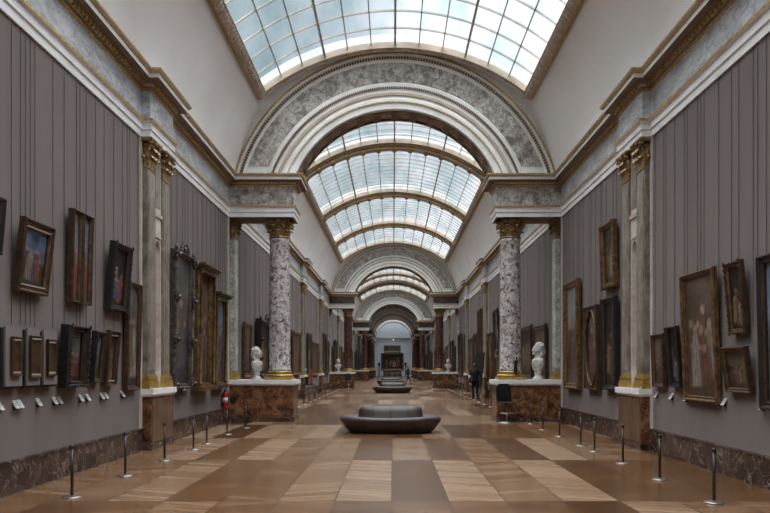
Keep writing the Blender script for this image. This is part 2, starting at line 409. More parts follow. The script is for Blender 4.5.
# ribs between skylights
RIBS = [4.0, 12.3, 29.0, 37.0, 45.0, 61.0, 69.0, 76.8]
b = MB()
arcbox(b, 5.96, 6.3, -HO-.035, HO+.035, -.20, .20, 'frame_stone', 40)
arcbox(b, 6.03, 6.3, -HO-.04, HO+.04, -.24, .24, 'brown_stone', 40)  # brown faces carry the rib's backlit shade in their colour
for y in (-.26, .24): arcbox(b, 6.06, 6.12, -HO-.04, HO+.04, y, y+.02, 'gilding', 40)
rib = b.mesh('rib')
b = MB(); arcbox(b, 5.93, 5.97, -.015, .015, -.22, .22, 'gilding', 1)
for yy_ in (-.23, .23): b.ball(toppt(5.97, 0, yy_), (.09, .05, .07), 'gilding', 8)
brk = b.mesh('rib_bracket')
RL = ['curved stone rib across the vault above the camera, out of view', 'curved rib between the two nearest skylights', 'first curved rib between skylights beyond the nearest arch', 'second curved rib between skylights beyond the nearest arch', 'third curved rib between skylights, last before the second arch',
      'first curved rib beyond the second arch', 'second curved rib beyond the second arch', 'small brown curved rib seen through the second arch']
for i, y in enumerate(RIBS):
    o = bpy.data.objects.new('ceiling_rib', rib); COL.objects.link(o); o.location = (0, y, 0)
    for q in range(-6, 7):
        o2 = bpy.data.objects.new('bracket', brk); COL.objects.link(o2); o2.parent = o
        M = Matrix.Translation((0, 0, T0)) @ Matrix.Rotation(q*HO/6, 4, 'Y') @ Matrix.Translation((0, 0, -T0)); o2.matrix_local = M
    tag(o, RL[i], 'ceiling rib', 'ribs between the skylights')

# entablature of each side, swept along the wall with its breaks
ARCH = [20.55, 52.5, 84.0, 100.0, 110.0, 117.6]        # front of each arch pedestal
PL = 1.36
PAIRS = [5.4, 13.42, 27.8, 36.3, 45.3, 60, 68.5, 77]    # start of each pilaster pair (length 1.6)
AD = 0.95
brks = [(y, y+PL, .17) for y in PAIRS] + [(y, y+AD, WX-3.0) for y in ARCH]
brks.sort()
def plan(sd):
    P = [(sd*WX, -6.0)]
    for (a, c, d) in brks: P += [(sd*WX, a), (sd*(WX-d), a), (sd*(WX-d), c), (sd*WX, c)]
    P.append((sd*WX, 121.0)); return P
def sweep(b, P, sd, prof, mats):
    pts = [Vector(p) for p in P]; N = []
    for i in range(len(pts)-1):
        d = (pts[i+1]-pts[i]).normalized(); N.append(Vector((-d.y, d.x))*(sd))
    N = [n if True else n for n in N]
    rows = []
    for i, p in enumerate(pts):
        if i == 0: n = N[0]
        elif i == len(pts)-1: n = N[-1]
        else: n = N[i-1]+N[i] if abs(N[i-1].dot(N[i])) < .5 else N[i]
        rows.append([(p.x+n.x*d, p.y+n.y*d, z) for d, z in prof])
    for j in range(len(prof)-1):
        b.strip([[r[j], r[j+1]] for r in rows], mats[j])
tn = 1
for sd in (-1, 1):
    P = plan(sd); side = 'left' if sd < 0 else 'right'
    b = MB(); sweep(b, P, sd, [(-.1, 6.0), (.03, 6.0), (.03, 6.13), (.055, 6.14), (.055, 6.27), (.10, 6.29), (.10, 6.34), (-.02, 6.36)],
                    ['white_stone']*4+['white_stone', 'gilding', 'white_stone'])
    struct(b.build('trim_%d' % tn)); tn += 1
    b = MB(); sweep(b, P, sd, [(.022, 6.33), (.022, 6.90)], ['frieze_marble'])
    struct(b.build('trim_%d' % tn)); tn += 1
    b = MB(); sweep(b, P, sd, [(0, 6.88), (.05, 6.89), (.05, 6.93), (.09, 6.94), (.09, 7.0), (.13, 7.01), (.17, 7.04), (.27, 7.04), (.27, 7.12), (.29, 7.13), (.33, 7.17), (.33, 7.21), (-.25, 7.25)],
                    ['gilding', 'gilding', 'brown_stone', 'beige_stone', 'brown_stone', 'brown_stone', 'brown_stone', 'arch_stone', 'gilding', 'beige_stone', 'gilding', 'arch_stone'])  # brown undersides have the floor's reflected light painted in
    # dentils
    for i in range(len(P)-1):
        p, q = Vector(P[i]), Vector(P[i+1]); L = (q-p).length
        if p.y > 55 or L < .5: continue
        d = (q-p).normalized(); n = Vector((-d.y, d.x))*sd
        k_ = 0.06
        while k_ < L-.05:
            c0 = p+d*k_+n*.09; c1 = c0+d*.07+n*.05
            b.box(min(c0.x, c1.x), max(c0.x, c1.x), min(c0.y, c1.y), max(c0.y, c1.y), 6.945, 7.0, 'gilding'); k_ += .13
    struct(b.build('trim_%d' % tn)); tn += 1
    # solid cores above the columns
    b = MB()
    for y in ARCH:
        x0, x1 = sorted((sd*WX, sd*3.02)); b.box(x0, x1, y+.02, y+AD-.02, 6.0, 7.2, 'brown_stone')
        fm_ = 'arch_marble' if y < 30 else 'base_marble'; x0, x1 = sorted((sd*4.86, sd*2.974)); b.box(x0, x1, y-.026, y+AD+.026, 6.36, 6.875, fm_)
    struct(b.build('trim_%d' % tn)); tn += 1
    # baseboard between the pedestals
    b = MB(); yy = -6
    for (a, c, d) in brks+[(121, 121, 0)]:
        x0, x1 = sorted((sd*WX, sd*(WX-.05))); b.box(x0, x1, yy, a, 0, .40, 'base_marble')
        x0, x1 = sorted((sd*WX, sd*(WX-.065))); b.box(x0, x1, yy, a, .40, .43, 'base_marble'); yy = c
    struct(b.build('baseboard_'+side))
    # white fillets where fabric meets the stone
    b = MB()
    for (a, c, d) in brks:
        for y0, y1 in ((a-.09, a), (c, c+.09)):
            x0, x1 = sorted((sd*WX, sd*(WX-.035))); b.box(x0, x1, y0, y1, .43, 6.0, 'niche_marble')
    struct(b.build('trim_%d' % tn)); tn += 1

# hanging rods down the fabric walls
rnd = random.Random(4)
b = MB(); b.box(-.0035, .0035, -.003, .003, 0, 1, 'rod_metal'); rodm = b.mesh('hanging_rod')
for sd in (-1, 1):
    n = 0
    for (a, c) in ((7.0, 13.4), (15.0, 20.4), (21.95, 27.6), (29.5, 36.2), (38, 45.2), (47, 52.4)):
        y = a+.12
        while y < c and n < 98:
            o = bpy.data.objects.new('hanging_rod', rodm); COL.objects.link(o); o.parent = walls[sd]
            o.location = (sd*(WX-.012), y, 2.15); o.scale = (1, 1, 3.85); n += 1
            y += rnd.choice([.12, .22, .4, .5, .34])*(1 if a < 20 else 1.8)

# ------------------------------------------------------------------ arches
def thm(R, zc=7.16): return math.acos(min(1, (zc-CZ)/R))
def ring(b, prof, mats, zc=7.16, n=56):
    for j in range(len(prof)-1):
        rows = []
        for i in range(n+1):
            u = -1+2*i/n
            rows.append([arcpt(R, u*thm(R, zc), y) for R, y in prof[j:j+2]])
        b.strip(rows, mats[j] if isinstance(mats, list) else mats, j in ())
def make_arch():
    root = empty('marble_arch', (0, 0, 0))
    prof = [(5.30, 0.03), (4.86, .03), (4.86, -.03), (4.78, -.03), (4.78, 0), (4.67, 0), (4.67, -.03), (4.62, .02), (4.0, .02), (3.95, -.03), (3.88, -.03), (3.88, 0), (3.70, -.02), (3.56, -.02), (3.50, -.06), (3.40, -.06), (3.38, -.03), (3.22, -.03), (3.20, 0)]
    y1 = AD-.1
    back = [(R, y1-y) for R, y in reversed(prof)]
    b = MB(); ring(b, prof+back, 'arch_stone'); recal(b.build('archivolt', root))
    b = MB(); ring(b, [(4.60, .02), (4.58, .005), (4.04, .005), (4.02, .02)], 'arch_marble', 7.5); ring(b, [(4.60, y1-.02), (4.58, y1-.005), (4.04, y1-.005), (4.02, y1-.02)], 'arch_marble', 7.5)
    b.build('marble_panel', root)
    for R0, R1, yo in ((4.90, 4.85, -.045), (3.69, 3.61, -.05), (3.43, 3.405, -.075)):
        b = MB(); ring(b, [(R0, .03), (R0, yo), (R1, yo), (R1, .03)], 'gilding'); b.build('gilt_moulding', root)
    for R, n, sz, mm in ((4.72, 150, .024, 'brown_stone'), (3.84, 150, .020, 'brown_stone'), (3.65, 120, .032, 'frame_stone')):
        b = MB()
        for i in range(n):
            th = (-1+2*(i+.5)/n)*thm(R, 7.25); M = Matrix.Translation(Vector(arcpt(R, th, -.02))) @ Matrix.Rotation(th, 4, 'Y')
            b.box(-sz, sz, -.045, .03, -sz*1.3, sz*1.3, mm, M)
        b.build('bead_row', root)
    # coffered soffit
    b = MB()
    t = thm(3.2)
    arcbox(b, 3.12, 3.22, -t, t, .10, .20, 'brown_stone', 50, arcpt); arcbox(b, 3.12, 3.22, -t, t, y1-.20, y1-.10, 'brown_stone', 50, arcpt)
    arcbox(b, 3.185, 3.21, -t, t, .2, y1-.2, 'brown_stone', 50, arcpt)
    for i in range(15):
        th = -t+2*t*i/14; arcbox(b, 3.12, 3.22, th-.035, th+.035, .1, y1-.1, 'brown_stone', 2, arcpt)
        if i < 14:
            th += t/14; arcbox(b, 3.15, 3.2, th-.085, th+.085, .30, y1-.30, 'beige_stone', 3, arcpt); arcbox(b, 3.135, 3.2, th-.05, th+.05, .40, y1-.40, 'capital_bronze', 3, arcpt)
    b.build('coffered_soffit', root)
    return root
arch0 = make_arch()
AL = ['nearest great arch with grey marble band over the hall', 'second great arch with marble band, beyond the first run of ribbed skylights', 'third arch down the gallery, dark grey',
      'fourth arch, grey, far down the gallery', 'fifth arch, pale, framing the far end', 'last arch directly before the blue-grey end wall']
for i, y in enumerate(ARCH):
    o = arch0 if i == 0 else copy_tree(arch0)
    o.location = (0, y+.05, 0); tag(o, AL[i], 'arch', 'arches spanning the gallery')

# ------------------------------------------------------------------ columns, pedestals, pilasters
def leaf(b, base, out, up, w, h, curl, m):
    """acanthus leaf: a curved tapering blade with a folded tip"""
    side = Vector(out).cross(Vector((0, 0, 1))).normalized(); out = Vector(out).normalized(); base = Vector(base)
    rows = []
    for j in range(7):
        t_ = j/6; z = h*math.sin(min(t_, .8)/.8*PI/2)-(h*.22*(t_-.8)/.2 if t_ > .8 else 0)
        d = curl*(t_**2.2)+.012; ww = w*(0.75+.35*math.sin(t_*PI))*(1-.55*max(0, t_-.6)/.4)
        r = []
        for q in (-1, -.5, 0, .5, 1):
            r.append(base+out*(d-abs(q)*.02+(.012 if abs(q) == .5 else 0))+side*q*ww/2+Vector((0, 0, z-abs(q)*.02*(1 if j else 0))))
        rows.append(r)
    b.strip(rows, m, True)
    b.strip([[p-out*.02 for p in r] for r in rows], m, True)
def scroll(b, c, ax, r, w, m):
    """volute: a spiral band"""
    pts = []; ax = Vector(ax).normalized(); c = Vector(c)
    u = Vector((ax.y, -ax.x, 0)); z = Vector((0, 0, 1))
    for i in range(22):
        a = i/21*3.6*PI; rr = r*(1-.8*i/21); pts.append(c+u*math.cos(a)*rr+z*math.sin(a)*rr)
    for s_ in (-w/2, 0, w/2): b.tube([p+ax*s_ for p in pts], r*.17, m, 5)
    b.ball(c, r*.35, m, 8)
def capital(m='capital_bronze', r=.305, h=.57):
    b = MB()
    b.lathe([(r*.98, 0), (r*1.05, .02), (r*1.05, .05), (r*.93, .06), (r*.95, h*.5), (r*1.12, h*.78), (r*1.3, h*.86)], m, n=24)
    for k_ in range(8):
        a = 2*PI*k_/8; d = (math.cos(a), math.sin(a), 0); leaf(b, (d[0]*r*.93, d[1]*r*.93, .06), d, 1, .21, h*.36, .10, m)
        a += PI/8; d = (math.cos(a), math.sin(a), 0); leaf(b, (d[0]*r*.93, d[1]*r*.93, .07), d, 1, .20, h*.62, .14, m)
    for k_ in range(4):
        a = PI/4+PI/2*k_; d = Vector((math.cos(a), math.sin(a), 0)); c = d*(r*1.42)+Vector((0, 0, h*.76))
        scroll(b, c, (-d.y, d.x, 0), .075, .05, m)
        b.tube([d*r*.95+Vector((0, 0, h*.5)), d*r*1.1+Vector((0, 0, h*.68)), c+Vector((0, 0, .06))], [.02, .03, .03], m, 6)
        a -= PI/4; d = Vector((math.cos(a), math.sin(a), 0)); b.ball(d*r*1.28+Vector((0, 0, h*.9)), (.055, .055, .06), m, 8)
        for s_ in (-1, 1):
            sdv = Vector((-d.y, d.x, 0))*s_; scroll(b, d*r*1.15+sdv*.07+Vector((0, 0, h*.76)), d, .04, .03, m)
    # abacus with concave sides
    R_ = r*1.55; pts = []
    for k_ in range(4):
        a0 = PI/4+PI/2*k_; a1 = a0+PI/2
        p0 = Vector((math.cos(a0), math.sin(a0)))*R_; p1 = Vector((math.cos(a1), math.sin(a1)))*R_
        for i in range(8):
            t_ = (i+.5)/8; q = p0.lerp(p1, t_); q *= 1-.12*math.sin(PI*t_)*1.0; pts.append(q)
    n = len(pts)
    rows = [[(p.x*s_, p.y*s_, z) for p in pts] for s_, z in ((.94, h-.07), (1, h-.045), (1, h-.012), (.97, h))]
    b.strip(rows, m, False, True); b.add(rows[-1], [tuple(range(n))], m); b.add(rows[0], [tuple(reversed(range(n)))], m)
    return b
def col_base():
    b = MB(); b.box(-.40, .40, -.40, .40, 0, .09, 'bright_gilding')
    b.lathe([(.39, .09), (.41, .12), (.39, .155), (.345, .165), (.325, .19), (.345, .205), (.36, .22), (.345, .245), (.335, .255), (.33, .27)], 'bright_gilding', n=32)
    return b
def col_shaft(m):
    b = MB(); b.lathe([(.335, 0), (.335, .04), (.318, .07), (.317, .9), (.313, 1.8), (.307, 2.6), (.297, 3.4), (.287, 3.84), (.30, 3.87), (.30, 3.93)], m, n=40); return b
cap_me, base_me = capital().mesh('capital'), col_base().mesh('base')
sh_me = {'p': col_shaft('column_marble').mesh('shaft_pale'), 'r': col_shaft('red_marble').mesh('shaft_red')}
def column(x, y, kind, label):
    root = empty('marble_column', (x, y, 1.22))
    for nm, me, z in (('base', base_me, 0), ('shaft', sh_me[kind], .27), ('capital', cap_me, 4.2)):
        o = bpy.data.objects.new(nm, me); COL.objects.link(o); o.parent = root; o.location = (0, 0, z)
    return tag(root, label, 'column', 'marble columns carrying the arches')
# pedestal under each column
def pedestal_meshes():
    L = WX-2.98; r = {}
    b = MB(); b.box(0, L, 0, AD, 0, 1.06, 'dado_marble'); b.box(-.0, L+.03, -.03, AD+.03, 0, .12, 'base_marble')
    b.box(.05, L*.52, -.018, 0, .2, 1.0, 'dado_marble'); b.box(L*.56, L-.06, -.018, 0, .2, 1.0, 'dado_marble'); r['body'] = b.mesh('pedestal_body')
    b = MB(); b.box(0, L+.05, -.05, AD+.05, 1.06, 1.10, 'white_stone'); b.box(0, L+.08, -.08, AD+.08, 1.10, 1.22, 'white_stone'); r['cap'] = b.mesh('pedestal_cap')
    return r
pm = pedestal_meshes()
NUM = ['nearest', 'second', 'third', 'fourth', 'fifth', 'last']
for i, y in enumerate(ARCH):
    for sd in (-1, 1):
        side = 'left' if sd < 0 else 'right'
        root = empty('column_pedestal', (sd*WX, y, 0)); root.scale = (-sd, 1, 1)
        for nm, me in (('dado_block', pm['body']), ('top_slab', pm['cap'])):
            o = bpy.data.objects.new(nm, me); COL.objects.link(o); o.parent = root
        tag(root, 'brown red marble pedestal with white slab under the %s arch on the %s' % (NUM[i], side), 'pedestal', 'column pedestals')
        column(sd*3.46, y+AD/2, 'p' if i == 0 else 'r', ('pale veined marble column with gilt capital, nearest on the %s' if i == 0 else 'dark red marble column under the '+NUM[i]+' arch on the %s') % side)

def pil_cap(w, d, h=.57, m='capital_bronze'):
    b = MB()     # local: x across, -y towards the room, back at y=0
    b.box(-w/2-.01, w/2+.01, -d-.015, 0, 0, .05, m); b.box(-w/2+.02, w/2-.02, -d+.005, 0, .05, h*.85, m)
    for k_ in range(3):
        x = (-1+k_)*w*.36; leaf(b, (x, -d, .05), (0, -1, 0), 1, w*.36, h*.36, .10, m)
    for k_ in range(2):
        x = (-.5+k_)*w*.4; leaf(b, (x, -d, .06), (0, -1, 0), 1, w*.36, h*.62, .14, m)
    for sg in (-1, 1):
        leaf(b, (sg*w/2, -d*.5, .05), (sg, 0, 0), 1, d*.9, h*.36, .08, m); leaf(b, (sg*w/2*.9, -d*.8, .06), (sg, -1, 0), 1, d*.9, h*.62, .12, m)
        dv = Vector((sg*.7, -.7, 0)); c = Vector((sg*w*.5, -d-.04, h*.76)); scroll(b, c, (-dv.y, dv.x, 0), .075, .05, m)
        scroll(b, (sg*.06, -d-.05, h*.76), (0, -1, 0), .04, .03, m)
    b.ball((0, -d-.07, h*.9), .055, m, 8)
    b.box(-w/2-.07, w/2+.07, -d-.09, 0, h-.07, h-.04, m); b.box(-w/2-.09, w/2+.09, -d-.11, 0, h-.04, h, m)
    return b
def pil_base(w, d):
    b = MB(); b.box(-w/2-.06, w/2+.06, -d-.06, 0, 0, .09, 'bright_gilding')
    for z0, z1, e_ in ((.09, .15, .05), (.15, .18, .025), (.18, .22, .04), (.22, .27, .015)): b.box(-w/2-e_, w/2+e_, -d-e_, 0, z0, z1, 'bright_gilding')
    return b
def pil_shaft(w, d, m, h):
    b = MB(); b.box(-w/2, w/2, -d, 0, 0, h, m); b.box(-w/2+.05, w/2-.05, -d-.012, -d, .08, h-.08, m); return b
PW, PD = .46, .13
pc, pb = pil_cap(PW, PD).mesh('pilaster_capital'), pil_base(PW, PD).mesh('pilaster_base')
ps = {k_: pil_shaft(PW, PD, m_, 3.93).mesh('pilaster_shaft_'+k_) for k_, m_ in (('y', 'pilaster_marble'), ('g', 'green_pilaster_marble'))}
def wrot(sd): return (0, 0, PI/2 if sd < 0 else -PI/2)
def pilaster(sd, y, kind, label, x=WX, group='pilasters along the walls'):
    root = empty('pilaster', (sd*x, y, 1.22 if kind == 'g' else 1.18), wrot(sd))
    for nm, me, z in (('base', pb, 0), ('shaft', ps[kind], .27), ('capital', pc, 4.2)):
        o = bpy.data.objects.new(nm, me); COL.objects.link(o); o.parent = root; o.location = (0, 0, z)
    if kind == 'y': root.scale = (.96, 1, 4.82/4.77)
    return tag(root, label, 'pilaster', group)
# pilaster pair pedestal and niche panel
b = MB(); b.box(-.68, .68, -.20, 0, 0, 1.03, 'dado_marble'); b.box(-.62, .62, -.212, -.2, .15, .98, 'pale_dado_marble'); b.box(-.69, .69, -.22, 0, 0, .12, 'base_marble'); wp1 = b.mesh('wall_pedestal_body')
b = MB(); b.box(-.71, .71, -.23, 0, 1.03, 1.07, 'white_stone'); b.box(-.73, .73, -.26, 0, 1.07, 1.18, 'white_stone'); wp2 = b.mesh('wall_pedestal_slab')
def niche_mesh():
    b = MB(); w, H, d = .40, 4.8, .10; iw, top = .15, 2.75
    # front face with an arched hole, as strips around the opening
    arc = [(iw*math.cos(PI*i/12), top+iw*math.sin(PI*i/12)*1.4) for i in range(13)]
    op = [(iw, .35)]+arc+[(-iw, .35)]
    outer = []
    for (x, z) in op:
        if z <= .36: outer.append((math.copysign(w/2, x), .35))
        elif z >= top: a = math.atan2((z-top)/1.4, x); outer.append((max(-w/2, min(w/2, w*math.cos(a))), top+.5*min(1, math.sin(a)*1.5)))
        else: outer.append((math.copysign(w/2, x), z))
    b.strip([[(x, -d, z) for x, z in op], [(x, -d, z) for x, z in outer]], 'niche_marble')
    b.strip([[(x, -d, z) for x, z in op], [(x, -.01, z) for x, z in op]], 'niche_marble')
    b.box(-w/2, w/2, -d, 0, 0, .35, 'niche_marble'); b.box(-w/2, w/2, -d, 0, top+.5, H, 'niche_marble')
    b.box(-w/2, w/2, -.012, 0, .35, top+.5, 'beige_stone')
    b.box(-w/2, w/2, -d-.03, -d, 3.42, 3.50, 'beige_stone')
    b.box(-.13, .13, -d-.012, -d, 3.62, 4.55, 'pilaster_marble'); b.box(-.15, .15, -d-.03, -d, top+.26, top+.29, 'beige_stone')
    return b.mesh('niche_panel')
nm_ = niche_mesh()
PN = {5.4: 'out of view near the camera', 13.42: 'nearest', 27.8: 'second', 36.3: 'third', 45.3: 'fourth', 60: 'fifth', 68.5: 'sixth', 77: 'seventh'}
for y in PAIRS:
    if y == 5.4: continue
    for sd in (-1, 1):
        side = 'left' if sd < 0 else 'right'
        root = empty('wall_pedestal', (sd*WX, y+PL/2, 0), wrot(sd))
        for nm, me in (('dado_block', wp1), ('top_slab', wp2)):
            o = bpy.data.objects.new(nm, me); COL.objects.link(o); o.parent = root
        tag(root, 'marble dado with white slab under the %s pilaster pair on the %s wall' % (PN[y], side), 'pedestal', 'wall pedestals under pilasters')
        for q, dy in (('nearer', -.435), ('farther', .435)):
            pilaster(sd, y+PL/2+dy, 'y', '%s pilaster of the %s pair on the %s wall, gilt capital' % (q, PN[y], side))
        o = bpy.data.objects.new('niche_panel', nm_); COL.objects.link(o); o.location = (sd*WX, y+PL/2, 1.18); o.rotation_euler = wrot(sd)
        tag(o, 'pinkish marble panel with arched niche between the %s pilaster pair, %s wall' % (PN[y], side), 'niche', 'niche panels between pilasters')
for i, y in enumerate(ARCH):
    for sd in (-1, 1):
        pilaster(sd, y+AD/2, 'g', 'grey green veined pilaster on the %s wall behind the column of the %s arch' % ('left' if sd < 0 else 'right', NUM[i]))

# ------------------------------------------------------------------ pictures
def paint(nx, nz, style, seed):
    """a made-up composition: sky or dark ground, earth, draped figures"""
    r = random.Random(seed); C = np.zeros((nz, nx, 3)); X, Z = np.meshgrid(np.linspace(0, 1, nx), np.linspace(0, 1, nz))
    asp = nz/nx
    pal = {'sky': ((.09, .15, .30), (.05, .035, .02)), 'dark': ((.02, .015, .012), (.03, .02, .012)), 'green': ((.10, .12, .11), (.04, .035, .02)),
           'pale': ((.20, .21, .21), (.12, .09, .06)), 'brown': ((.11, .075, .045), (.07, .04, .022)), 'grey': ((.10, .095, .085), (.05, .035, .028)), 'blue': ((.12, .17, .26), (.10, .08, .06))}[style]
    s = np.clip((Z-.35)*2.5, 0, 1)[..., None]; C[:] = np.array(pal[1])*(1-s)+np.array(pal[0])*s
    for _ in range(5):
        cx, cz, w, h = r.random(), .45+r.random()*.55, .1+.2*r.random(), (.05+.12*r.random())
        g = np.exp(-((X-cx)/w)**2-((Z-cz)/h)**2)[..., None]; C += g*np.array(pal[0])*(.5 if r.random() > .4 else -.45)
    robes = [(.30, .05, .03), (.05, .08, .22), (.28, .18, .06), (.30, .27, .22), (.12, .09, .05), (.07, .10, .06), (.18, .06, .04)]
    n = r.randint(3, 7) if asp < 3.2 else 2
    for k_ in sorted(range(n), key=lambda _: r.random()):
        cx = .15+.7*(k_+.5)/n+.05*(r.random()-.5); H = .34+.28*r.random(); z0 = .04+.14*r.random(); w = min(.16, .085*max(1, asp))*(.8+.5*r.random())*(1 if n > 2 else 1.4)
        rc = np.array(r.choice(robes))*(.5+.7*r.random())
        body = np.clip(1.25-((X-cx)/(w*(1.25-.7*(Z-z0)/H)))**2, 0, 1)*(Z > z0)*(Z < z0+H*.82)
        fold = .75+.35*np.sin((X-cx)*60+Z*9)
        C = C*(1-body[..., None])+rc*(fold*body)[..., None]
        hz = z0+H*.9; hr = w*.42
        head = np.clip(1.4-((X-cx)/hr)**2-((Z-hz)*asp/hr)**2, 0, 1)[..., None]; C = C*(1-head)+np.array((.36, .22, .14))*head
        ax = cx+(r.random()-.5)*w*2; arm = np.clip(1.2-((X-ax)/(w*.5))**2-((Z-z0-H*.6)*asp/(w*.35))**2, 0, 1)[..., None]; C = C*(1-arm)+np.array((.28, .17, .11))*arm
    rs = np.random.RandomState(seed); C *= (.8+.4*rs.rand(nz, nx))[..., None]
    return np.clip((C*.72+C.mean(2, keepdims=True)*.28)*1.05, .003, .6)
def canvas_obj(w, h, y, z0, style, seed, parent, res=36, x0=0):
    nx = max(8, int(res*min(1, w/h)*1.1)); nz = max(10, int(nx*h/w)); nz = min(nz, 90)
    C = paint(nx, nz, style, seed); vs = [(x0-w/2+w*i/(nx-1), y, z0+h*j/(nz-1)) for j in range(nz) for i in range(nx)]
    fs = [(j*nx+i, j*nx+i+1, (j+1)*nx+i+1, (j+1)*nx+i) for j in range(nz-1) for i in range(nx-1)]
    me = bpy.data.meshes.new('canvas'); me.from_pydata(vs, [], fs); me.materials.append(MT['canvas'])
    ca = me.color_attributes.new('Col', 'FLOAT_COLOR', 'POINT'); ca.data.foreach_set('color', np.concatenate([C, np.ones((nz, nx, 1))], 2).astype(np.float32).ravel())
    o = bpy.data.objects.new('canvas', me); COL.objects.link(o); o.parent = parent; return o
def frame_mb(w, h, fw, d, m, m2, z0=0, x0=0):
    """mitred moulding round a rectangle; local -y faces the room"""
    prof = [(0, 0), (0, -d*.75), (fw*.10, -d*.95), (fw*.28, -d), (fw*.42, -d*.8), (fw*.62, -d*.62), (fw*.72, -d*.70), (fw*.82, -d*.70), (fw*.9, -d*.5), (fw, -d*.42), (fw, -d*.2)]
    b = MB()
    for j in range(len(prof)-1):
        rows = []
        for cx, cz in ((-1, 0), (1, 0), (1, 1), (-1, 1), (-1, 0)):
            rows.append([(x0+cx*(w/2-i_), y_, z0+(i_ if cz == 0 else h-i_)) for i_, y_ in prof[j:j+2]])
        b.strip(rows, m2 if j in (5, 6, 7) else m)
    b.box(x0-w/2+.005, x0+w/2-.005, -.012, 0, z0+.005, z0+h-.005, 'brown_wood')
    return b
PSEED = [10]
def picture(sd, y0, y1, z0, z1, style, label, fm='brown_wood', fm2='old_gold_wood', tilt=3.0, d=.09, fw=None, kind='plain', group=None, off=.02, res=30, x=WX, name='framed_painting', rot=None, loc=None):
    w, h = y1-y0, z1-z0; fw = fw or max(.05, min(.17, .11*min(w, h)+.03)); PSEED[0] += 1; seed = PSEED[0]
    root = empty(name, loc or (sd*(x-off), (y0+y1)/2, z0), rot or (math.radians(tilt), 0, wrot(sd)[2]))
    b = frame_mb(w, h, fw, d, fm, fm2)
    if kind == 'arched':           # spandrels over an arched opening
        iw = w/2-fw
        for sg in (-1, 1):
            pts = [(sg*iw*math.cos(PI/2*i/8), h-fw-iw*.9+iw*.9*math.sin(PI/2*i/8)) for i in range(9)]
            b.strip([[(px_, -d*.5, pz) for px_, pz in pts], [(px_, -d*.5, h-fw) if i > 4 else (sg*iw, -d*.5, pz if i < 1 else min(h-fw, pz+iw*.2*i)) for i, (px_, pz) in enumerate(pts)]], fm2)
            b.add([(sg*iw, -d*.48, h-fw), (sg*iw, -d*.48, h-fw-iw*.85), (sg*iw*.72, -d*.48, h-fw-iw*.24), (sg*iw*.25, -d*.48, h-fw)], [(0, 1, 2, 3)], fm2)
    if kind == 'oval':
        iw, ih = w/2-fw, h/2-fw; n = 48
        el = [(iw*.97*math.cos(2*PI*i/n), h/2+ih*.97*math.sin(2*PI*i/n)) for i in range(n+1)]
        ou = [(iw*max(-1, min(1, 1.5*math.cos(2*PI*i/n))), h/2+ih*max(-1, min(1, 1.5*math.sin(2*PI*i/n)))) for i in range(n+1)]
        b.strip([[(p[0], -d*.6, p[1]) for p in el], [(p[0], -d*.6, p[1]) for p in ou]], fm); b.strip([[(p[0], -d*.6, p[1]) for p in el], [(p[0], -d*.2, p[1]) for p in el]], fm2)
        b.tube([(p[0], -d*.65, p[1]) for p in el], .025, fm2, 6)
    f = b.build('frame', root); fb = b
    canvas_obj(w-2*fw+.01, h-2*fw+.01, -d*.25, fw-.005, style, seed, root, res)
    if kind in ('ornate', 'carved'):
        b = MB(); st = .07 if kind == 'carved' else .09
        if kind == 'carved': b.tube([(-w/2+fw*.3, -d*.9, fw*.3), (w/2-fw*.3, -d*.9, fw*.3), (w/2-fw*.3, -d*.9, h-fw*.3), (-w/2+fw*.3, -d*.9, h-fw*.3), (-w/2+fw*.3, -d*.9, fw*.3)], .02, fm, 6)
        nx, nz = max(3, int(w/st)), max(4, int(h/st)); rr = min(.024, fw*.28)
        for i in range(nx+1):
            for z in (fw*.3, h-fw*.3): b.ball((-w/2+.02+(w-.04)*i/nx, -d, z), (rr, rr*.7, rr), fm if i % 3 else fm2, 6)
        for i in range(nz+1):
            for x_ in (-w/2+fw*.3, w/2-fw*.3): b.ball((x_, -d, h*i/nz), (rr, rr*.7, rr), fm if i % 3 else fm2, 6)
        if kind == 'carved':        # scrolling foliage bursting over the corners
            for sx in (-1, 1):
                for zz in (.12, h-.12, h*.36, h*.66):
                    c = (sx*(w/2-.05), -d, zz)
                    for q in range(7):
                        a = q*PI/3.5; b.ball((c[0]+.07*math.cos(a), -d-.01, c[2]+.10*math.sin(a)), (.035, .028, .04), fm2 if q % 2 else fm, 6)
                    b.ball((c[0], -d-.05, c[2]), .06, fm2, 8)
            for q in range(9):
                a = PI*q/8; b.ball((.26*math.cos(a), -d*.8, h+.02+.17*math.sin(a)), (.06, .04, .07), fm2 if q % 2 else fm, 6)
            b.ball((0, -d*.8, h+.06), (.09, .05, .10), fm, 8); b.ball((0, -d, -.04), (.16, .06, .07), fm2, 8)
            for sx in (-1, 1): b.ball((sx*(w/2-.06), -d*.8, h+.03), (.055, .045, .08), fm2, 8)
        if kind == 'carved': b.build('carving', root)
        else:
            f.data.name = 'x'; fb.add(b.v, b.f, fm); f.data = fb.mesh('frame')
    if kind == 'tabernacle':        # crowning cornice, side columns and a sill
        b = MB(); b.box(-w/2-.03, w/2+.03, -d-.05, 0, h-.12, h-.02, fm2); b.box(-w/2-.07, w/2+.07, -d-.12, 0, h-.02, h+.03, fm); b.box(-w/2-.11, w/2+.11, -d-.17, 0, h+.03, h+.08, fm2)
        b.build('crowning_cornice', root)
        b = MB(); b.box(-w/2-.05, w/2+.05, -d-.08, 0, -.05, .04, fm); b.box(-w/2-.02, w/2+.02, -d-.04, 0, .04, .09, fm2); b.build('sill', root)
        for sx in (-1, 1):
            b = MB(); b.lathe([(.045, .09), (.045, .13), (.03, .15), (.032, h*.5), (.027, h-.2), (.045, h-.17), (.05, h-.12)], fm2, sx*(w/2-.05), -d-.02, 12); b.build('side_column', root)
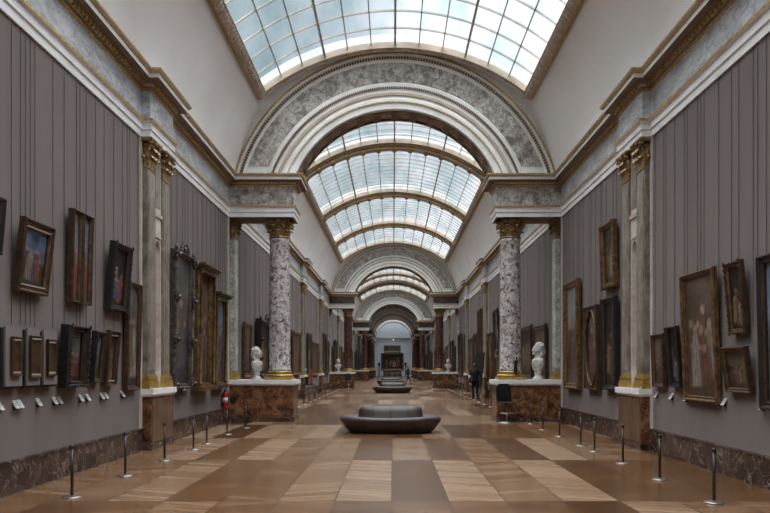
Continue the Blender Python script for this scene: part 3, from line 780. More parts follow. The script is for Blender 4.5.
    if kind == 'band':              # pale inner bands above and below the picture
        for z in (fw*1.02, h-fw*1.02-.022): b = MB(); b.box(-w/2+fw*.8, w/2-fw*.8, -d*.72, -d*.3, z, z+.022, 'cream_band'); b.build('pale_band', root)
    return tag(root, label, 'painting', group)
GL, GR = 'paintings on the near left wall', 'paintings on the near right wall'
B, O, E, SV = 'brown_wood', 'old_gold_wood', 'ebony_wood', 'silvered_wood'
picture(-1, 7.5, 8.50, 2.96, 3.65, 'dark', 'dark framed painting cut off by the left edge of the picture', E, B, 5, group=GL)
picture(-1, 8.84, 9.61, 2.57, 3.52, 'sky', 'brown framed painting of figures under blue sky, tilted forward, high on left wall', B, O, 6.5, .10, .09, 'band', GL, res=46)
# diptych: two narrow panels
rt = empty('diptych', (-WX+.03, 10.63, 2.56), (math.radians(1.5), 0, PI/2))
for i, sx in enumerate((-.172, .172)):
    p = frame_mb(.33, 1.38, .05, .10, B, O, 0, sx).build('wing_frame', rt); canvas_obj(.24, 1.3, -.03, .045, ('pale', 'blue')[i], 900+i, p, 30, sx)
tag(rt, 'pair of tall narrow panels in brown gold frames, high on left wall', 'painting', GL)
picture(-1, 11.67, 12.44, 2.56, 3.72, 'dark', 'black carved frame with huddled pale figures, hung high beside the pilasters on left wall', E, B, 5, .12, .11, 'ornate', GL, res=44)
picture(-1, 12.48, 13.12, 1.18, 3.14, 'grey', 'tall arched panel in a dark frame against the nearest left pilaster', B, B, 1.5, .09, .08, 'arched', GL)
# small pictures mounted on projecting grey panels
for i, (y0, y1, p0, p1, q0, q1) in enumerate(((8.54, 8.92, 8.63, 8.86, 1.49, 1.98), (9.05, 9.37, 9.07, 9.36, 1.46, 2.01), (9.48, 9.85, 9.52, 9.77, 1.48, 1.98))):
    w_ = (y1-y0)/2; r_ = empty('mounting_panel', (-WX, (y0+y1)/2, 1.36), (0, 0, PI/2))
    o = MB(); o.box(-w_-.05, w_+.01, -.09, -.004, -.03, .72, 'black_iron'); o.build('shadow_backing', r_)  # black box, wider on near side and below, stands in for the panel's shadow
    o = MB(); o.box(-w_, w_, -.115, -.09, 0, .74, 'case_paint'); o.build('panel', r_)
    tag(r_, 'grey projecting panel behind the %s of three small pictures on left wall' % ('nearest', 'middle', 'farthest')[i], 'panel', 'projecting panels on left wall')
    picture(-1, p0, p1, q0, q1, 'brown', '%s small narrow picture of three in a row, low on left wall' % ('nearest', 'middle', 'farthest')[i], B if i != 2 else E, O, 1, .04, .03, 'band', GL, off=.118, res=24)
picture(-1, 10.04, 10.70, 1.30, 2.22, 'green', 'deep black ripple frame around green brown scene, lower row of left wall', E, B, 3, .16, .10, 'ornate', GL, res=40, off=.03)
picture(-1, 11.05, 11.42, 1.36, 2.18, 'blue', 'small black framed picture with pale sky, lower row, between two larger frames', E, O, 5, .10, .06, 'plain', GL)
picture(-1, 11.56, 11.98, 1.29, 2.22, 'brown', 'narrow brown picture with corniced top, lower row under the black carved frame', B, B, 5, .10, .07, 'band', GL)
picture(-1, 15.0, 16.4, 1.1, 4.15, 'grey', 'very tall grey painting in heavily carved silvered dark frame, beyond left pilasters', SV, SV, 1.0, .14, .13, 'carved', GL, res=40)
picture(-1, 16.75, 18.1, 1.08, 4.02, 'brown', 'tall altarpiece in gold frame with columns and cornice on left wall', O, O, .6, .18, .13, 'tabernacle', GL, res=40)
picture(-1, 18.55, 19.7, 1.08, 3.52, 'blue', 'tall dark framed painting with pale blue centre, last before the left column', B, O, 1, .10, .12, 'tabernacle', GL)
# right wall
picture(1, 12.6, 13.16, 1.23, 2.21, 'brown', 'small gold framed picture beside the pilasters, low on right wall', B, O, 2, .08, .07, 'plain', GR)
picture(1, 11.85, 12.33, 1.25, 2.31, 'dark', 'small black picture tilted forward, left of the large brown canvas on right wall', E, E, 5, .09, .07, 'plain', GR)
picture(1, 10.52, 11.72, 1.05, 3.12, 'brown', 'large upright painting of crowded figures in plain gold frame, right wall', O, B, 2, .09, .09, 'plain', GR, res=52)
picture(1, 9.68, 10.15, 2.07, 3.10, 'dark', 'narrow gold framed painting hung high above the smaller brown one, right wall', B, O, 5, .08, .08, 'ornate', GR)
picture(1, 9.54, 10.25, 1.24, 1.90, 'brown', 'almost square brown painting tilted forward, under the narrow high one, right wall', B, O, 8, .08, .07, 'plain', GR)
picture(1, 8.0, 9.24, 1.04, 3.06, 'blue', 'big black framed painting at the right edge of the picture', E, B, 1.5, .12, .12, 'plain', GR)
picture(1, 18.3, 19.75, 1.0, 3.93, 'pale', 'tall gold framed pale painting next to the right column', O, O, .6, .14, .17, 'plain', GR)
picture(1, 16.6, 17.7, 1.05, 3.09, 'grey', 'oval portrait in gilded frame on right wall', B, O, 1, .12, .07, 'oval', GR, res=44)
picture(1, 15.24, 16.2, 1.08, 3.16, 'dark', 'black framed dark painting beside the right pilasters, below the small gold one', E, B, 1, .12, .11, 'ornate', GR)
picture(1, 15.3, 16.25, 3.38, 4.84, 'dark', 'gold framed painting hung high near the right pilasters', O, O, 2, .12, .13, 'ornate', GR)
# beyond the nearest arch
G2L, G2R = 'paintings on the left wall beyond the nearest arch', 'paintings on the right wall beyond the nearest arch'
picture(-1, 22.4, 23.5, 1.25, 3.05, 'brown', 'brown gold framed painting between the left pilaster and the white bust', O, B, 1, res=20, group=G2L)
picture(-1, 24.4, 27.0, 1.15, 3.3, 'dark', 'large dark arched altarpiece behind the left white bust', E, B, 1, .2, .2, 'carved', group=G2L, res=24)
picture(-1, 30.2, 32.4, 1.2, 3.4, 'dark', 'dark painting hidden behind the nearest left column', E, B, 1, res=16, group=G2L)
picture(-1, 33.2, 35.9, 1.2, 3.35, 'brown', 'brown painting just right of the nearest left column', O, B, 1, res=16, group=G2L)
picture(-1, 39.0, 40.8, 1.1, 3.5, 'dark', 'dark tall painting past the green lamp on left wall', B, O, 1, res=16, group=G2L)
picture(-1, 41.2, 44.6, 1.1, 3.1, 'brown', 'broad brown painting on left wall before the fourth pilasters', O, B, 1, res=16, group=G2L)
picture(-1, 47.4, 49.4, 1.1, 3.9, 'dark', 'tall dark painting, second from last before the second left column', E, B, 1, res=16, group=G2L)
picture(-1, 49.8, 51.9, 1.1, 3.5, 'brown', 'brown painting, last on left wall before the second arch', B, O, 1, res=16, group=G2L)
picture(1, 22.3, 24.3, 1.15, 3.0, 'brown', 'dark brown painting directly behind the right white bust', B, O, 1, res=22, group=G2R)
picture(1, 24.6, 27.1, 1.15, 3.1, 'dark', 'dark painting between the right bust and the nearest right column', B, B, 1, res=22, group=G2R)
picture(1, 30.4, 31.6, 1.1, 3.2, 'brown', 'brown painting close behind the nearest right column', O, B, 1, res=16, group=G2R)
picture(1, 32.0, 33.6, 2.3, 4.3, 'dark', 'dark painting hung high left of the nearest right column', E, B, 3, res=16, group=G2R)
picture(1, 32.0, 33.4, .9, 2.1, 'brown', 'small brown painting below the high dark one left of the right column', B, O, 1, res=16, group=G2R)
picture(1, 34.2, 35.8, .75, 3.3, 'brown', 'tall golden painting on right wall behind the standing person', O, O, .5, .16, .12, res=20, group=G2R)
picture(1, 38.2, 39.7, .6, 4.8, 'dark', 'very tall dark brown doorway-like painting on right wall', B, O, .3, .16, .16, res=16, group=G2R)
picture(1, 40.4, 42.2, 1.1, 3.6, 'dark', 'dark painting beyond the very tall one on right wall', B, B, 1, res=16, group=G2R)
picture(1, 42.6, 44.8, 1.0, 3.4, 'grey', 'grey brown painting on right wall before the fourth pilasters', B, O, 1, res=16, group=G2R)
picture(1, 47.3, 49.0, .9, 3.8, 'brown', 'tall brown painting, second from last before the second right column', B, O, 1, res=16, group=G2R)
picture(1, 49.6, 52.0, 1.0, 4.0, 'dark', 'tall black painting, last on right wall before the second arch', E, B, 1, res=16, group=G2R)
DO = ['first', 'second', 'third', 'fourth', 'fifth', 'sixth', 'seventh', 'eighth', 'ninth', 'tenth', 'eleventh']
for sd in (-1, 1):
    s_ = 'left' if sd < 0 else 'right'
    for i, (a, c, h) in enumerate(((54.3, 56, 3.2), (56.6, 59, 3.8), (62.2, 64.5, 3.5), (65.2, 67.8, 3.0), (70.6, 73.2, 3.9), (73.8, 76.4, 3.3), (79, 82, 3.6), (86, 89, 3.4), (90, 93, 3.8), (94, 98.5, 3.3), (102, 106, 3.5))):
        picture(sd, a, c, 1.1, h, ('dark', 'brown', 'grey')[i % 3], '%s small distant %s painting past the second arch on the %s wall' % (DO[i], ('dark', 'brown', 'grey')[i % 3], s_), (B, E, O)[i % 3], O, 1, .12, res=10, group='distant paintings on the %s wall' % s_)

# picture labels on little tilted stands
b = MB(); M = Matrix.Translation((0, -.02, 0)) @ Matrix.Rotation(math.radians(-32), 4, 'X')
b.box(-.045, .045, -.006, .006, 0, .17, 'label_white', M); plate = b.mesh('plate')
b = MB()
for i in range(4): b.box(-.032, .032-(.02 if i % 2 else 0), -.008, -.0062, .125-.028*i, .133-.028*i, 'label_ink', M)
ink = b.mesh('text_lines')
b = MB(); b.box(-.012, .012, -.05, 0, -.015, .015, 'black_iron'); arm = b.mesh('bracket')
def wall_label(sd, px, z, label):
    y = (WX-.05+sd*.06)*700/abs(px-393)
    root = empty('wall_label', (sd*WX, y, z), wrot(sd))
    for nm, me, ly in (('bracket', arm, 0), ('plate', plate, -.04), ('printed_lines', ink, -.04)):
        o = bpy.data.objects.new(nm, me); COL.objects.link(o); o.parent = root; o.location = (0, ly, 0)
    tag(root, label, 'label', 'white picture labels on the %s wall' % ('left' if sd < 0 else 'right'))
LN = ['first white label from the left edge of the picture, under the small pictures', 'left one of the label pair under the middle small picture', 'right one of the label pair under the middle small picture', 'single white label under the farthest small picture', 'left one of the two labels left of the deep black frame',
      'right one of the two labels below the deep black frame', 'left label below the small black picture with pale sky', 'right label below the small black picture with pale sky', 'left label below the narrow brown corniced picture', 'right label below the narrow brown corniced picture', 'white label below the tall arched panel beside the left pilaster']
for px, l in zip((2, 17.5, 22, 40.5, 56.5, 61.5, 82.5, 89.5, 103.5, 107.5, 124), LN): wall_label(-1, px, 1.07, 'white tilted picture label: '+l if False else l)
for px, l in zip((655, 670, 684.5, 717.5, 722.5, 761), ('white label below the small gold picture beside the right pilasters', 'white label below the small black picture on right wall', 'small label below the large upright painting on right wall', 'left label of the pair below the square brown painting, right wall', 'right label of the pair below the square brown painting, right wall', 'white label below the big black frame at the right edge')):
    wall_label(1, px, 1.03, l)

# ------------------------------------------------------------------ barrier posts
b = MB(); b.lathe([(.115, 0), (.115, .012), (.10, .018), (.03, .024), (.02, .03)], 'steel', n=28); bs = b.mesh('post_base')
b = MB(); b.lathe([(.018, .024), (.018, .60)], 'dark_metal', n=14); po = b.mesh('post_pole')
b = MB(); b.lathe([(.018, .60), (.027, .605), (.027, .635), (.018, .645), (.006, .648)], 'dark_metal', n=14); hd = b.mesh('post_head')
def post(x, y, label, grp):
    root = empty('barrier_post', (x, y, 0))
    for nm, me in (('base_disc', bs), ('pole', po), ('head', hd)):
        o = bpy.data.objects.new(nm, me); COL.objects.link(o); o.parent = root
    tag(root, label, 'barrier post', grp)
ORD = ['nearest', 'second', 'third', 'fourth', 'fifth', 'sixth', 'seventh', 'eighth', 'ninth', 'tenth', 'eleventh', 'twelfth', 'thirteenth', 'fourteenth']
LY = [(72, 497.5), (125.3, 476), (164.6, 460.5), (193.5, 449.5), (206.8, 443.6), (227, 434.5), (245.8, 428)]
RY = [(714, 502.8), (659.7, 479.8), (622.9, 463.5), (594.5, 451.7), (580.8, 445.8), (559.6, 436.7), (543, 430), (531, 423.8)]
for sd, L in ((-1, LY), (1, RY)):
    s_ = 'left' if sd < 0 else 'right'
    for i, (px, py) in enumerate(L):
        y = 1120/(py-367); post((px-393)*y/700-.06, y, '%s slim metal barrier post along the %s wall, counted from the camera' % (ORD[i], s_), 'barrier posts along the %s wall' % s_)
    for i in range(14):
        post(sd*3.86, 24+i*1.95, '%s small distant barrier post beyond the nearest column along the %s wall' % (ORD[i].replace('nearest', 'first'), s_), 'distant barrier posts along the %s wall' % s_)

# ------------------------------------------------------------------ leather seats
def sofa():
    root = empty('leather_bench')
    def rings(L, m, n=72, p=3.0):
        b = MB(); rows = []
        for (z, a, c, wv) in L:
            r = []
            for i in range(n):
                t_ = 2*PI*i/n; ct, st = math.cos(t_), math.sin(t_)
                x = a*math.copysign(abs(ct)**(2/p), ct); y = c*math.copysign(abs(st)**(2/p), st)
                r.append((x, y, z+wv*math.cos(x*PI*1.15)*(1 if abs(x) < 1.3 else 0)))
            rows.append(r)
        b.strip(rows, m, True, True); b.add(rows[-1], [tuple(range(n))], m, True); b.add(rows[0], [tuple(reversed(range(n)))], m); return b
    rings([(.0, .98, .50, 0), (.05, 1.0, .52, 0)], 'black_plastic').build('plinth', root)
    rings([(.03, 1.02, .54, 0), (.09, 1.08, .60, 0), (.18, 1.15, .66, 0), (.27, 1.215, .71, 0), (.32, 1.235, .725, -.004), (.365, 1.225, .715, -.008), (.39, 1.18, .68, -.010), (.395, 1.10, .61, -.012), (.375, .98, .50, -.012), (.35, .86, .38, 0), (.34, .5, .2, 0)], 'leather').build('seat', root)
    bk = rings([(.30, .84, .36, 0), (.38, .80, .33, 0), (.45, .79, .31, 0), (.53, .785, .29, 0), (.59, .76, .26, 0), (.625, .70, .22, 0), (.64, .58, .15, 0), (.642, .3, .06, 0)], 'leather').build('backrest', root)
    b = MB()
    for x in (-.62, -.03, .56):
        pts = []
        for (z, c) in ((.06, .585), (.18, .665), (.27, .712), (.32, .73), (.365, .725), (.393, .685), (.398, .61)):
            pts.append((x, -c*(1-abs(x/1.25)**3)**(1/3) if abs(x) < 1.2 else 0, z-.006))
        b.tube(pts, .006, 'seam', 5)
    for x in (-.42, .0, .42):
        b.tube([(x, -c*(1-abs(x/.8)**3)**(1/3), z) for z, c in ((.40, .333), (.47, .315), (.53, .298), (.59, .268), (.63, .22), (.645, .15))], .006, 'seam', 5)
    b.build('seams', root)
    return root
sf = sofa(); sf.location = (-.12, 17.25, 0); tag(sf, 'nearest dark brown leather bench with raised centre on the parquet', 'bench', 'leather benches down the gallery')
for y, x, l in ((43.3, -.08, 'second leather bench, farther down the gallery below the second arch'), (62.5, -.3, 'third small bench, farthest down the gallery behind the second')):
    c = copy_tree(sf, (x, y, 0)); c['label'] = l

# ------------------------------------------------------------------ busts
def fuse(b, name, parent, vox=.012, smooth=6):
    o = b.build(name, parent); r = o.modifiers.new('fuse', 'REMESH'); r.mode = 'VOXEL'; r.voxel_size = vox; r.use_smooth_shade = True
    s_ = o.modifiers.new('soft', 'SMOOTH'); s_.iterations = smooth; s_.factor = .5; return o
def bust():
    root = empty('marble_bust'); m = 'statue_marble'
    b = MB(); b.lathe([(.12, 0), (.12, .03), (.085, .05), (.06, .09), (.06, .11), (.08, .135), (.075, .15)], m, n=24); b.build('socle', root)
    b = MB()
    b.ball((0, -.02, .31), (.15, .10, .12), m, 16); b.ball((0, .06, .36), (.14, .06, .09), m, 16); b.tube([(0, .01, .12), (0, 0, .20), (0, 0, .28)], [.055, .075, .11], m, 14); b.ball((0, .0, .38), (.20, .10, .085), m, 16); b.ball((-.15, 0, .36), (.07, .075, .09), m); b.ball((.15, 0, .36), (.07, .075, .09), m)
    b.ball((0, -.075, .34), (.12, .055, .07), m); b.ball((0, 0, .17), (.085, .07, .05), m)
    b.tube([(0, .01, .38), (0, -.005, .47), (0, -.01, .53)], [.085, .06, .062], m, 14)
    b.ball((0, -.01, .615), (.085, .105, .12), m, 18); b.ball((0, -.06, .57), (.06, .05, .055), m); b.ball((0, -.105, .515+.02), (.03, .025, .022), m)
    b.tube([(0, -.10, .65), (0, -.135, .605), (0, -.11, .595)], [.012, .02, .015], m, 8); b.ball((0, -.108, .568), (.025, .014, .010), m, 8)
    for sg in (-1, 1): b.ball((sg*.035, -.095, .645), (.022, .016, .010), m, 8); b.ball((sg*.088, .0, .61), (.014, .025, .035), m, 8); b.ball((sg*.05, -.075, .59), (.03, .03, .03), m, 8)
    for i in range(9):
        a = i/8*PI; b.tube([(.16*math.cos(a), -.085*math.sin(a)-.02, .42), (.11*math.cos(a), -.11*math.sin(a), .33), (.05*math.cos(a), -.10*math.sin(a), .2)], .016, m, 6)
    fuse(b, 'head_and_shoulders', root)
    b = MB(); b.ball((0, .03, .66), (.098, .11, .105), m, 16)
    rr = random.Random(3)
    for i in range(40):
        a, ph = rr.random()*2*PI, rr.random()*1.4; x, y, z = .1*math.cos(a)*math.sin(ph), .035+.11*math.sin(a)*math.sin(ph), .66+.105*math.cos(ph)
        if y > -.06: b.ball((x, y, z), .024, m, 6)
    b.ball((0, .11, .58), (.06, .05, .08), m, 10); b.tube([(.06, .05, .6), (.09, .03, .5), (.10, -.02, .42)], [.03, .028, .018], m, 8); b.tube([(-.06, .05, .6), (-.09, .03, .5), (-.10, -.02, .42)], [.03, .028, .018], m, 8)
    fuse(b, 'hair', root, .012, 3)
    return root
bu = bust(); bu.location = (-4.15, 21.05, 1.22); bu.rotation_euler = (0, 0, math.radians(75)); bu.scale = (1.28, 1.28, 1.28)
tag(bu, 'white marble bust on the pedestal left of the nearest left column', 'bust', 'white marble busts on pedestals')
for (x, y, rz, l) in ((4.3, 21.05, -80, 'white marble bust on the pedestal right of the nearest right column'), (-4.2, 52.97, 20, 'small distant white bust on the pedestal under the second arch, left'), (4.1, 52.97, -20, 'small distant white bust on the pedestal under the second arch, right')):
    c = copy_tree(bu, (x, y, 1.22), (0, 0, math.radians(rz))); c['label'] = l
    if x > 0 and y < 30: c.scale = (1.45, 1.45, 1.45)
# bronze statuette against the right column
rt = empty('bronze_statuette', (3.56, 20.67, 1.39), (0, 0, .3)); rt.scale = (.85, .85, .85)
b = MB(); m = 'black_iron'
b.lathe([(.07, 0), (.07, .03), (.05, .04)], m, n=16)
b.tube([(-.03, 0, .04), (-.035, 0, .16), (-.02, 0, .27), (0, 0, .34)], [.022, .03, .04, .05], m, 8); b.tube([(.05, 0, .04), (.045, .0, .16), (.02, 0, .27), (0, 0, .34)], [.022, .03, .04, .05], m, 8)
b.tube([(0, 0, .32), (.02, 0, .42), (.03, 0, .50)], [.055, .07, .04], m, 10); b.ball((.035, -.01, .555), (.035, .042, .045), m, 10)
b.tube([(-.04, 0, .46), (-.12, -.02, .38), (-.14, -.03, .28)], [.025, .02, .015], m, 6); b.tube([(.09, 0, .47), (.13, -.03, .54), (.10, -.03, .62)], [.025, .02, .015], m, 6)
fuse(b, 'figure', rt, .010, 3); tag(rt, 'small black statuette leaning in front of the nearest right column', 'statuette')

# ------------------------------------------------------------------ guard chairs
def chair():
    root = empty('guard_chair')
    b = MB(); b.lathe([(.22, 0), (.22, .015), (.05, .03), (.03, .05)], 'steel', n=28); b.build('base', root)
    b = MB(); b.lathe([(.025, .04), (.025, .52)], 'steel', n=14); b.build('pole', root)
    b = MB(); b.tube([(.17*math.cos(a), -.02+.17*math.sin(a), .26) for a in [2*PI*i/24 for i in range(25)]], .012, 'steel', 6); b.box(-.16, .16, -.03, -.01, .252, .268, 'steel'); b.build('foot_ring', root)
    def shell(rows):
        b = MB(); b.strip(rows, 'black_plastic', True); o = b.build('x', root); s_ = o.modifiers.new('t', 'SOLIDIFY'); s_.thickness = .035; s_.offset = 0; q = o.modifiers.new('s', 'SUBSURF'); q.levels = q.render_levels = 2; return o
    o = shell([[(x*(1-.12*abs(v)), -.2+.4*(v+1)/2, .54+.03*x*x*20*.5-.02*(v < -.9)) for x in (-.21, -.1, 0, .1, .21)] for v in (-1, -.5, 0, .5, 1)]); o.name = 'seat'
    o = shell([[(x*w, .20+.05*(z-.56)-.28*x*x, z) for x in (-.22, -.12, 0, .12, .22)] for z, w in ((.55, .9), (.66, 1), (.8, 1.02), (.94, .95), (1.04, .7))]); o.name = 'backrest'
    return root
ch = chair(); ch.scale = (1.12, 1.12, 1.08); ch.location = (3.2, 20.05, 0); ch.rotation_euler = (0, 0, math.radians(15))
tag(ch, 'black high chair on a steel pole in front of the right pedestal', 'chair', 'guard chairs')
c = copy_tree(ch, (-3.35, 51.6, 0), (0, 0, .2)); c['label'] = 'distant black chair in front of the second left pedestal'

# fire extinguisher
rt = empty('fire_extinguisher', (-4.79, 19.75, .42))
b = MB(); b.lathe([(.07, 0), (.085, .015), (.085, .40), (.075, .45), (.035, .49), (.03, .51)], 'red_paint', n=24); b.build('cylinder', rt)
b = MB(); b.box(-.012, .012, -.075, .02, .51, .53, 'black_plastic'); b.box(-.012, .012, -.09, .0, .55, .565, 'black_plastic'); b.lathe([(.022, .50), (.022, .55)], 'steel', n=12); b.build('valve', rt)
b = MB(); b.tube([(0, -.02, .53), (.08, -.05, .50), (.11, -.06, .36), (.10, -.05, .16), (.095, -.04, .1)], [.011, .011, .011, .012, .02], 'black_plastic', 8); b.build('hose', rt)
b = MB(); b.lathe([(.0865, .18), (.0865, .32)], 'label_white', n=24); b.build('sticker', rt)
b = MB(); b.box(-.11, -.085, -.06, .06, .1, .16, 'black_iron'); b.box(-.11, -.085, -.06, .06, .34, .38, 'black_iron'); b.build('wall_hook', rt)
tag(rt, 'red fire extinguisher hung on the left wall next to the marble pedestal', 'fire extinguisher')
# security camera on the cornice
rt = empty('security_camera', (4.60, 14.05, 7.24)); b = MB(); b.box(-.02, .02, -.02, .02, 0, .08, 'white_paint'); b.build('bracket', rt)
b = MB(); b.box(-.04, .04, -.10, .08, .07, .14, 'white_paint'); b.lathe([(.025, 0), (.025, .03)], 'black_plastic', n=12, M=Matrix.Translation((0, -.10, .105)) @ Matrix.Rotation(PI/2, 4, 'X')); b.build('housing', rt)
tag(rt, 'tiny white security camera on the right cornice above the pilasters', 'camera')

# ------------------------------------------------------------------ people
def person(loc, rz, pose, label, coat, trous, h=1.72):
    root = empty('person', loc, (0, 0, rz)); k_ = h/1.72
    def T(b, pts, rs, m): b.tube([Vector(p)*k_ for p in pts], [r*k_ for r in rs], m, 12)
    hip = .92; st = pose
    feet = {'walk': ((-.09, -.28, .06), (.09, .30, .10)), 'stand': ((-.11, 0, .05), (.11, -.03, .05))}[st]
    knee = {'walk': ((-.09, -.17, .50), (.09, .06, .50)), 'stand': ((-.10, -.01, .50), (.10, -.03, .50))}[st]
    b = MB()
    T(b, [(0, 0, hip-.02), (0, .0, 1.05), (0, .0, 1.25), (0, 0, 1.40), (0, 0, 1.46)], [.15, .14, .165, .15, .07], coat)
    for sg in (-1, 1):
        T(b, [(0, 0, 1.38), (sg*.12, 0, 1.41), (sg*.19, 0, 1.38)], [.09, .08, .065], coat)
    T(b, [(0, 0, 1.40), (0, -.01, 1.50), (0, -.01, 1.56)], [.06, .052, .055], coat)
    hands = {'walk': ((-.24, .20, .85), (.24, -.22, .92)), 'stand': ((-.14, -.24, 1.12), (.25, -.02, .80))}[st]; elb = {'walk': ((-.25, .12, 1.10), (.25, -.06, 1.10)), 'stand': ((-.26, -.03, 1.12), (.26, .02, 1.10))}[st]
    for i, sg in enumerate((-1, 1)):
        T(b, [(sg*.19, 0, 1.38), elb[i], hands[i]], [.065, .05, .036], coat)
        T(b, [(sg*.09, 0, hip), knee[i], (feet[i][0], feet[i][1], feet[i][2]+.06)], [.10, .068, .045], coat)
        T(b, [(feet[i][0], feet[i][1]+.05, feet[i][2]-.01), (feet[i][0], feet[i][1]-.06, feet[i][2]-.01), (feet[i][0], feet[i][1]-.16, feet[i][2]-.02)], [.045, .045, .032], coat)
    body = fuse(b, 'clothing', root, .018, 4)
    b = MB()
    b.ball(Vector((0, -.015, 1.62))*k_, (.078*k_, .095*k_, .115*k_), 'skin', 16); T(b, [(0, 0, 1.48), (0, -.01, 1.56)], [.05, .05], 'skin')
    T(b, [(0, -.10, 1.64), (0, -.125, 1.60)], [.010, .016], 'skin'); b.ball(Vector((0, -.09, 1.545))*k_, (.03, .025, .02), 'skin', 8)
    for sg in (-1, 1): b.ball(Vector((sg*.08, 0, 1.61))*k_, (.012, .022, .03), 'skin', 8)
    fuse(b, 'head', root, .010, 3)
    for i, sg in enumerate((-1, 1)):
        b = MB(); H = Vector(hands[i]); d = (H-Vector(elb[i])).normalized(); sv = Vector((0, 1, 0)) if abs(d.z) > .6 else Vector((1, 0, 0)); sv = (sv-d*sv.dot(d)).normalized(); nv = d.cross(sv)
        T(b, [H, H+d*.09], [.03, .04], 'skin')
        for q in range(4):
            o_ = sv*(.027*(q-1.5)); L_ = (.06, .075, .07, .055)[q]; T(b, [H+d*.08+o_, H+d*(.08+L_*.6)+o_+nv*.008, H+d*(.08+L_)+o_+nv*.025], [.011, .010, .008], 'skin')
        T(b, [H+d*.03-sv*.03, H+d*.07-sv*.06, H+d*.10-sv*.06], [.014, .012, .009], 'skin'); b.build('hand', root)
    b = MB(); b.ball(Vector((0, .012, 1.65))*k_, (.088*k_, .10*k_, .10*k_), 'hair', 14); fuse(b, 'hair', root, .012, 2)
    if trous: pass
    return tag(root, label, 'person')
person((1.33, 64.8, 0), math.radians(75), 'walk', 'person in dark clothes walking across the gallery, right of the far benches', 'cloth_dark_blue', 1, 1.68)
person((4.0, 34.6, 0), math.radians(165), 'stand', 'person in black standing by the right wall, seen beyond the nearest right column', 'cloth_black', 1, 1.74)
rt = empty('shoulder_bag', (3.74, 34.6, .95)); b = MB(); b.box(-.05, .05, -.15, .15, 0, .24, 'cloth_grey'); b.box(-.055, .0, -.16, .16, .12, .25, 'white_paint'); b.build('pouch', rt)
b = MB(); b.tube([(0, -.14, .24), (.1, -.10, .42), (.17, 0, .52), (.1, .10, .42), (0, .14, .24)], .012, 'cloth_grey', 6); b.build('strap', rt)
tag(rt, 'small pale grey bag carried by the person in black by the right wall', 'bag')
# easel-like leaning board next to the person
rt = empty('leaning_board', (4.15, 35.6, 0), (math.radians(-7), 0, math.radians(-60))); b = MB(); b.box(-.35, .35, -.03, .03, .55, 2.35, 'ebony_wood'); b.build('board', rt)
for sx in (-.25, .25): b = MB(); b.box(sx-.02, sx+.02, -.02, .02, 0, .6, 'black_iron'); b.build('leg', rt)
tag(rt, 'tall black board on legs leaning beside the person in black', 'board')

# small desk with orange panel by the left wall
rt = empty('small_desk', (-4.22, 35.0, 0)); b = MB(); b.box(-.28, .28, -.2, .2, .70, .73, 'black_plastic'); b.build('desk_top', rt)
for sx in (-.25, .25):
    for sy in (-.17, .17): b = MB(); b.box(sx-.012, sx+.012, sy-.012, sy+.012, 0, .70, 'black_iron'); b.build('leg', rt)
tag(rt, 'small black desk by the left wall past the nearest left column', 'desk')
b = MB(); b.box(-.08, .08, -.02, .02, 0, .78, 'orange_panel'); b.box(-.09, .09, -.06, .06, 0, .02, 'black_plastic'); o = b.build('display_stand'); o.location = (-4.16, 35.0, .731); tag(o, 'upright orange brown panel standing on the small black desk', 'panel')
b = MB(); b.box(-.08, .08, -.1, .1, 0, .03, 'black_plastic'); b.box(-.09, .09, .02, .06, .03, .38, 'black_plastic'); o = b.build('monitor'); o.location = (-4.38, 34.98, .731); tag(o, 'black box-like screen on the small desk, left of the orange panel', 'monitor')
rt = empty('exit_lamp', (-4.63, 36.6, 1.35)); rt.scale = (.7, .7, .7); b = MB(); b.lathe([(.02, 0), (.08, .03), (.10, .12), (.09, .22), (.03, .26)], 'green_lamp', n=16); b.build('lamp_glass', rt); b = MB(); b.box(-.07, 0, -.03, .03, -.06, .02, 'black_iron'); b.build('bracket', rt)
tag(rt, 'small glowing green lamp on the left wall pilaster above the desk', 'lamp')

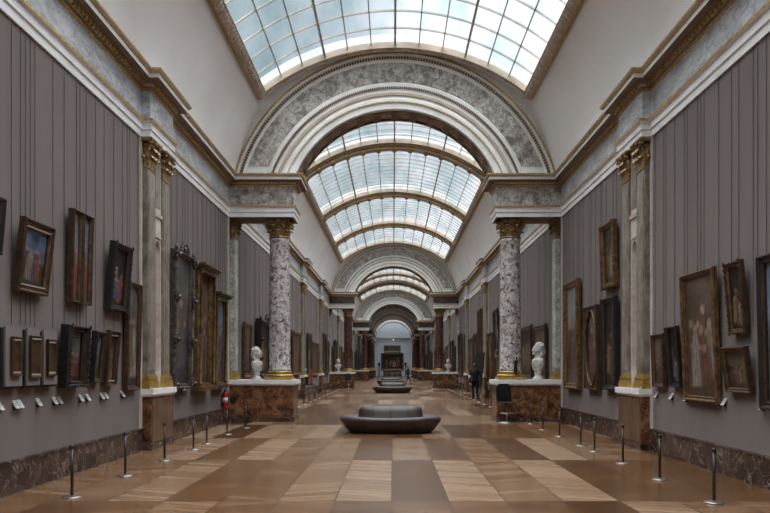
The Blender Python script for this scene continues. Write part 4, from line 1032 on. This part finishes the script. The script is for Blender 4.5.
# ------------------------------------------------------------------ far end
b = MB(); b.box(-4.9, 4.9, 120.86, 121, 6.45, 6.62, 'arch_stone'); b.box(-4.9, 4.9, 120.82, 121, 6.62, 6.70, 'beige_stone'); struct(b.build('trim_%d' % tn)); tn += 1
picture(1, 0, 3.9, 1.05, 4.0, 'dark', 'large gold framed painting on the far end wall', O, O, 1, .18, .22, 'plain', res=50, rot=(math.radians(1), 0, 0), loc=(-.18, 120.99, 1.05))
rt = empty('overdoor_grille', (-.18, 120.995, 4.1)); b = frame_mb(2.9, 1.25, .3, .14, 'old_gold_wood', 'old_gold_wood'); b.build('frame', rt)
b = MB(); b.box(-1.15, 1.15, -.05, 0, .3, .95, 'dark_grille')
for i in range(9): b.box(-1.1+i*.275-.015, -1.1+i*.275+.015, -.07, -.05, .3, .95, 'steel')
b.build('grille', rt); tag(rt, 'framed dark grille above the painting on the far end wall', 'grille')
rt = empty('console_table', (-.18, 120.35, 0)); b = MB(); b.box(-1.6, 1.6, -.4, .4, .82, .92, 'old_gold_wood'); b.build('table_top', rt)
b = MB(); b.box(-1.5, 1.5, -.35, .35, .62, .82, 'old_gold_wood'); b.build('apron', rt)
for sx in (-1.35, -.45, .45, 1.35): b = MB(); b.lathe([(.12, 0), (.12, .08), (.05, .12), (.09, .4), (.06, .55), (.1, .62)], 'old_gold_wood', sx, 0, 12); b.build('leg', rt)
tag(rt, 'gilded console table below the painting at the far end', 'table')
for sx, l in ((-2.45, 'left of the two dark floor lamps flanking the far painting'), (2.1, 'right of the two dark floor lamps flanking the far painting')):
    rt = empty('floor_torchere', (sx, 120.3, 0)); b = MB(); b.lathe([(.25, 0), (.25, .1), (.08, .15), (.06, 1.6), (.12, 1.7), (.2, 2.0), (.22, 2.3), (.1, 2.35)], 'black_iron', n=16); b.build('stand', rt); tag(rt, l, 'floor lamp', 'dark floor lamps at the far end')
rt = empty('wall_spotlight', (0, 120.8, 6.2)); b = MB(); b.ball((0, -.1, .1), .10, 'lamp_glow', 12); b.build('bulb', rt); b = MB(); b.box(-.05, .05, -.1, .1, .2, .3, 'dark_metal'); b.build('holder', rt)
tag(rt, 'tiny bright lamp under the lunette moulding of the far end wall', 'lamp')
# barrier in front of the end
for i, sx in enumerate((-2.4, 0, 2.4)):
    pass
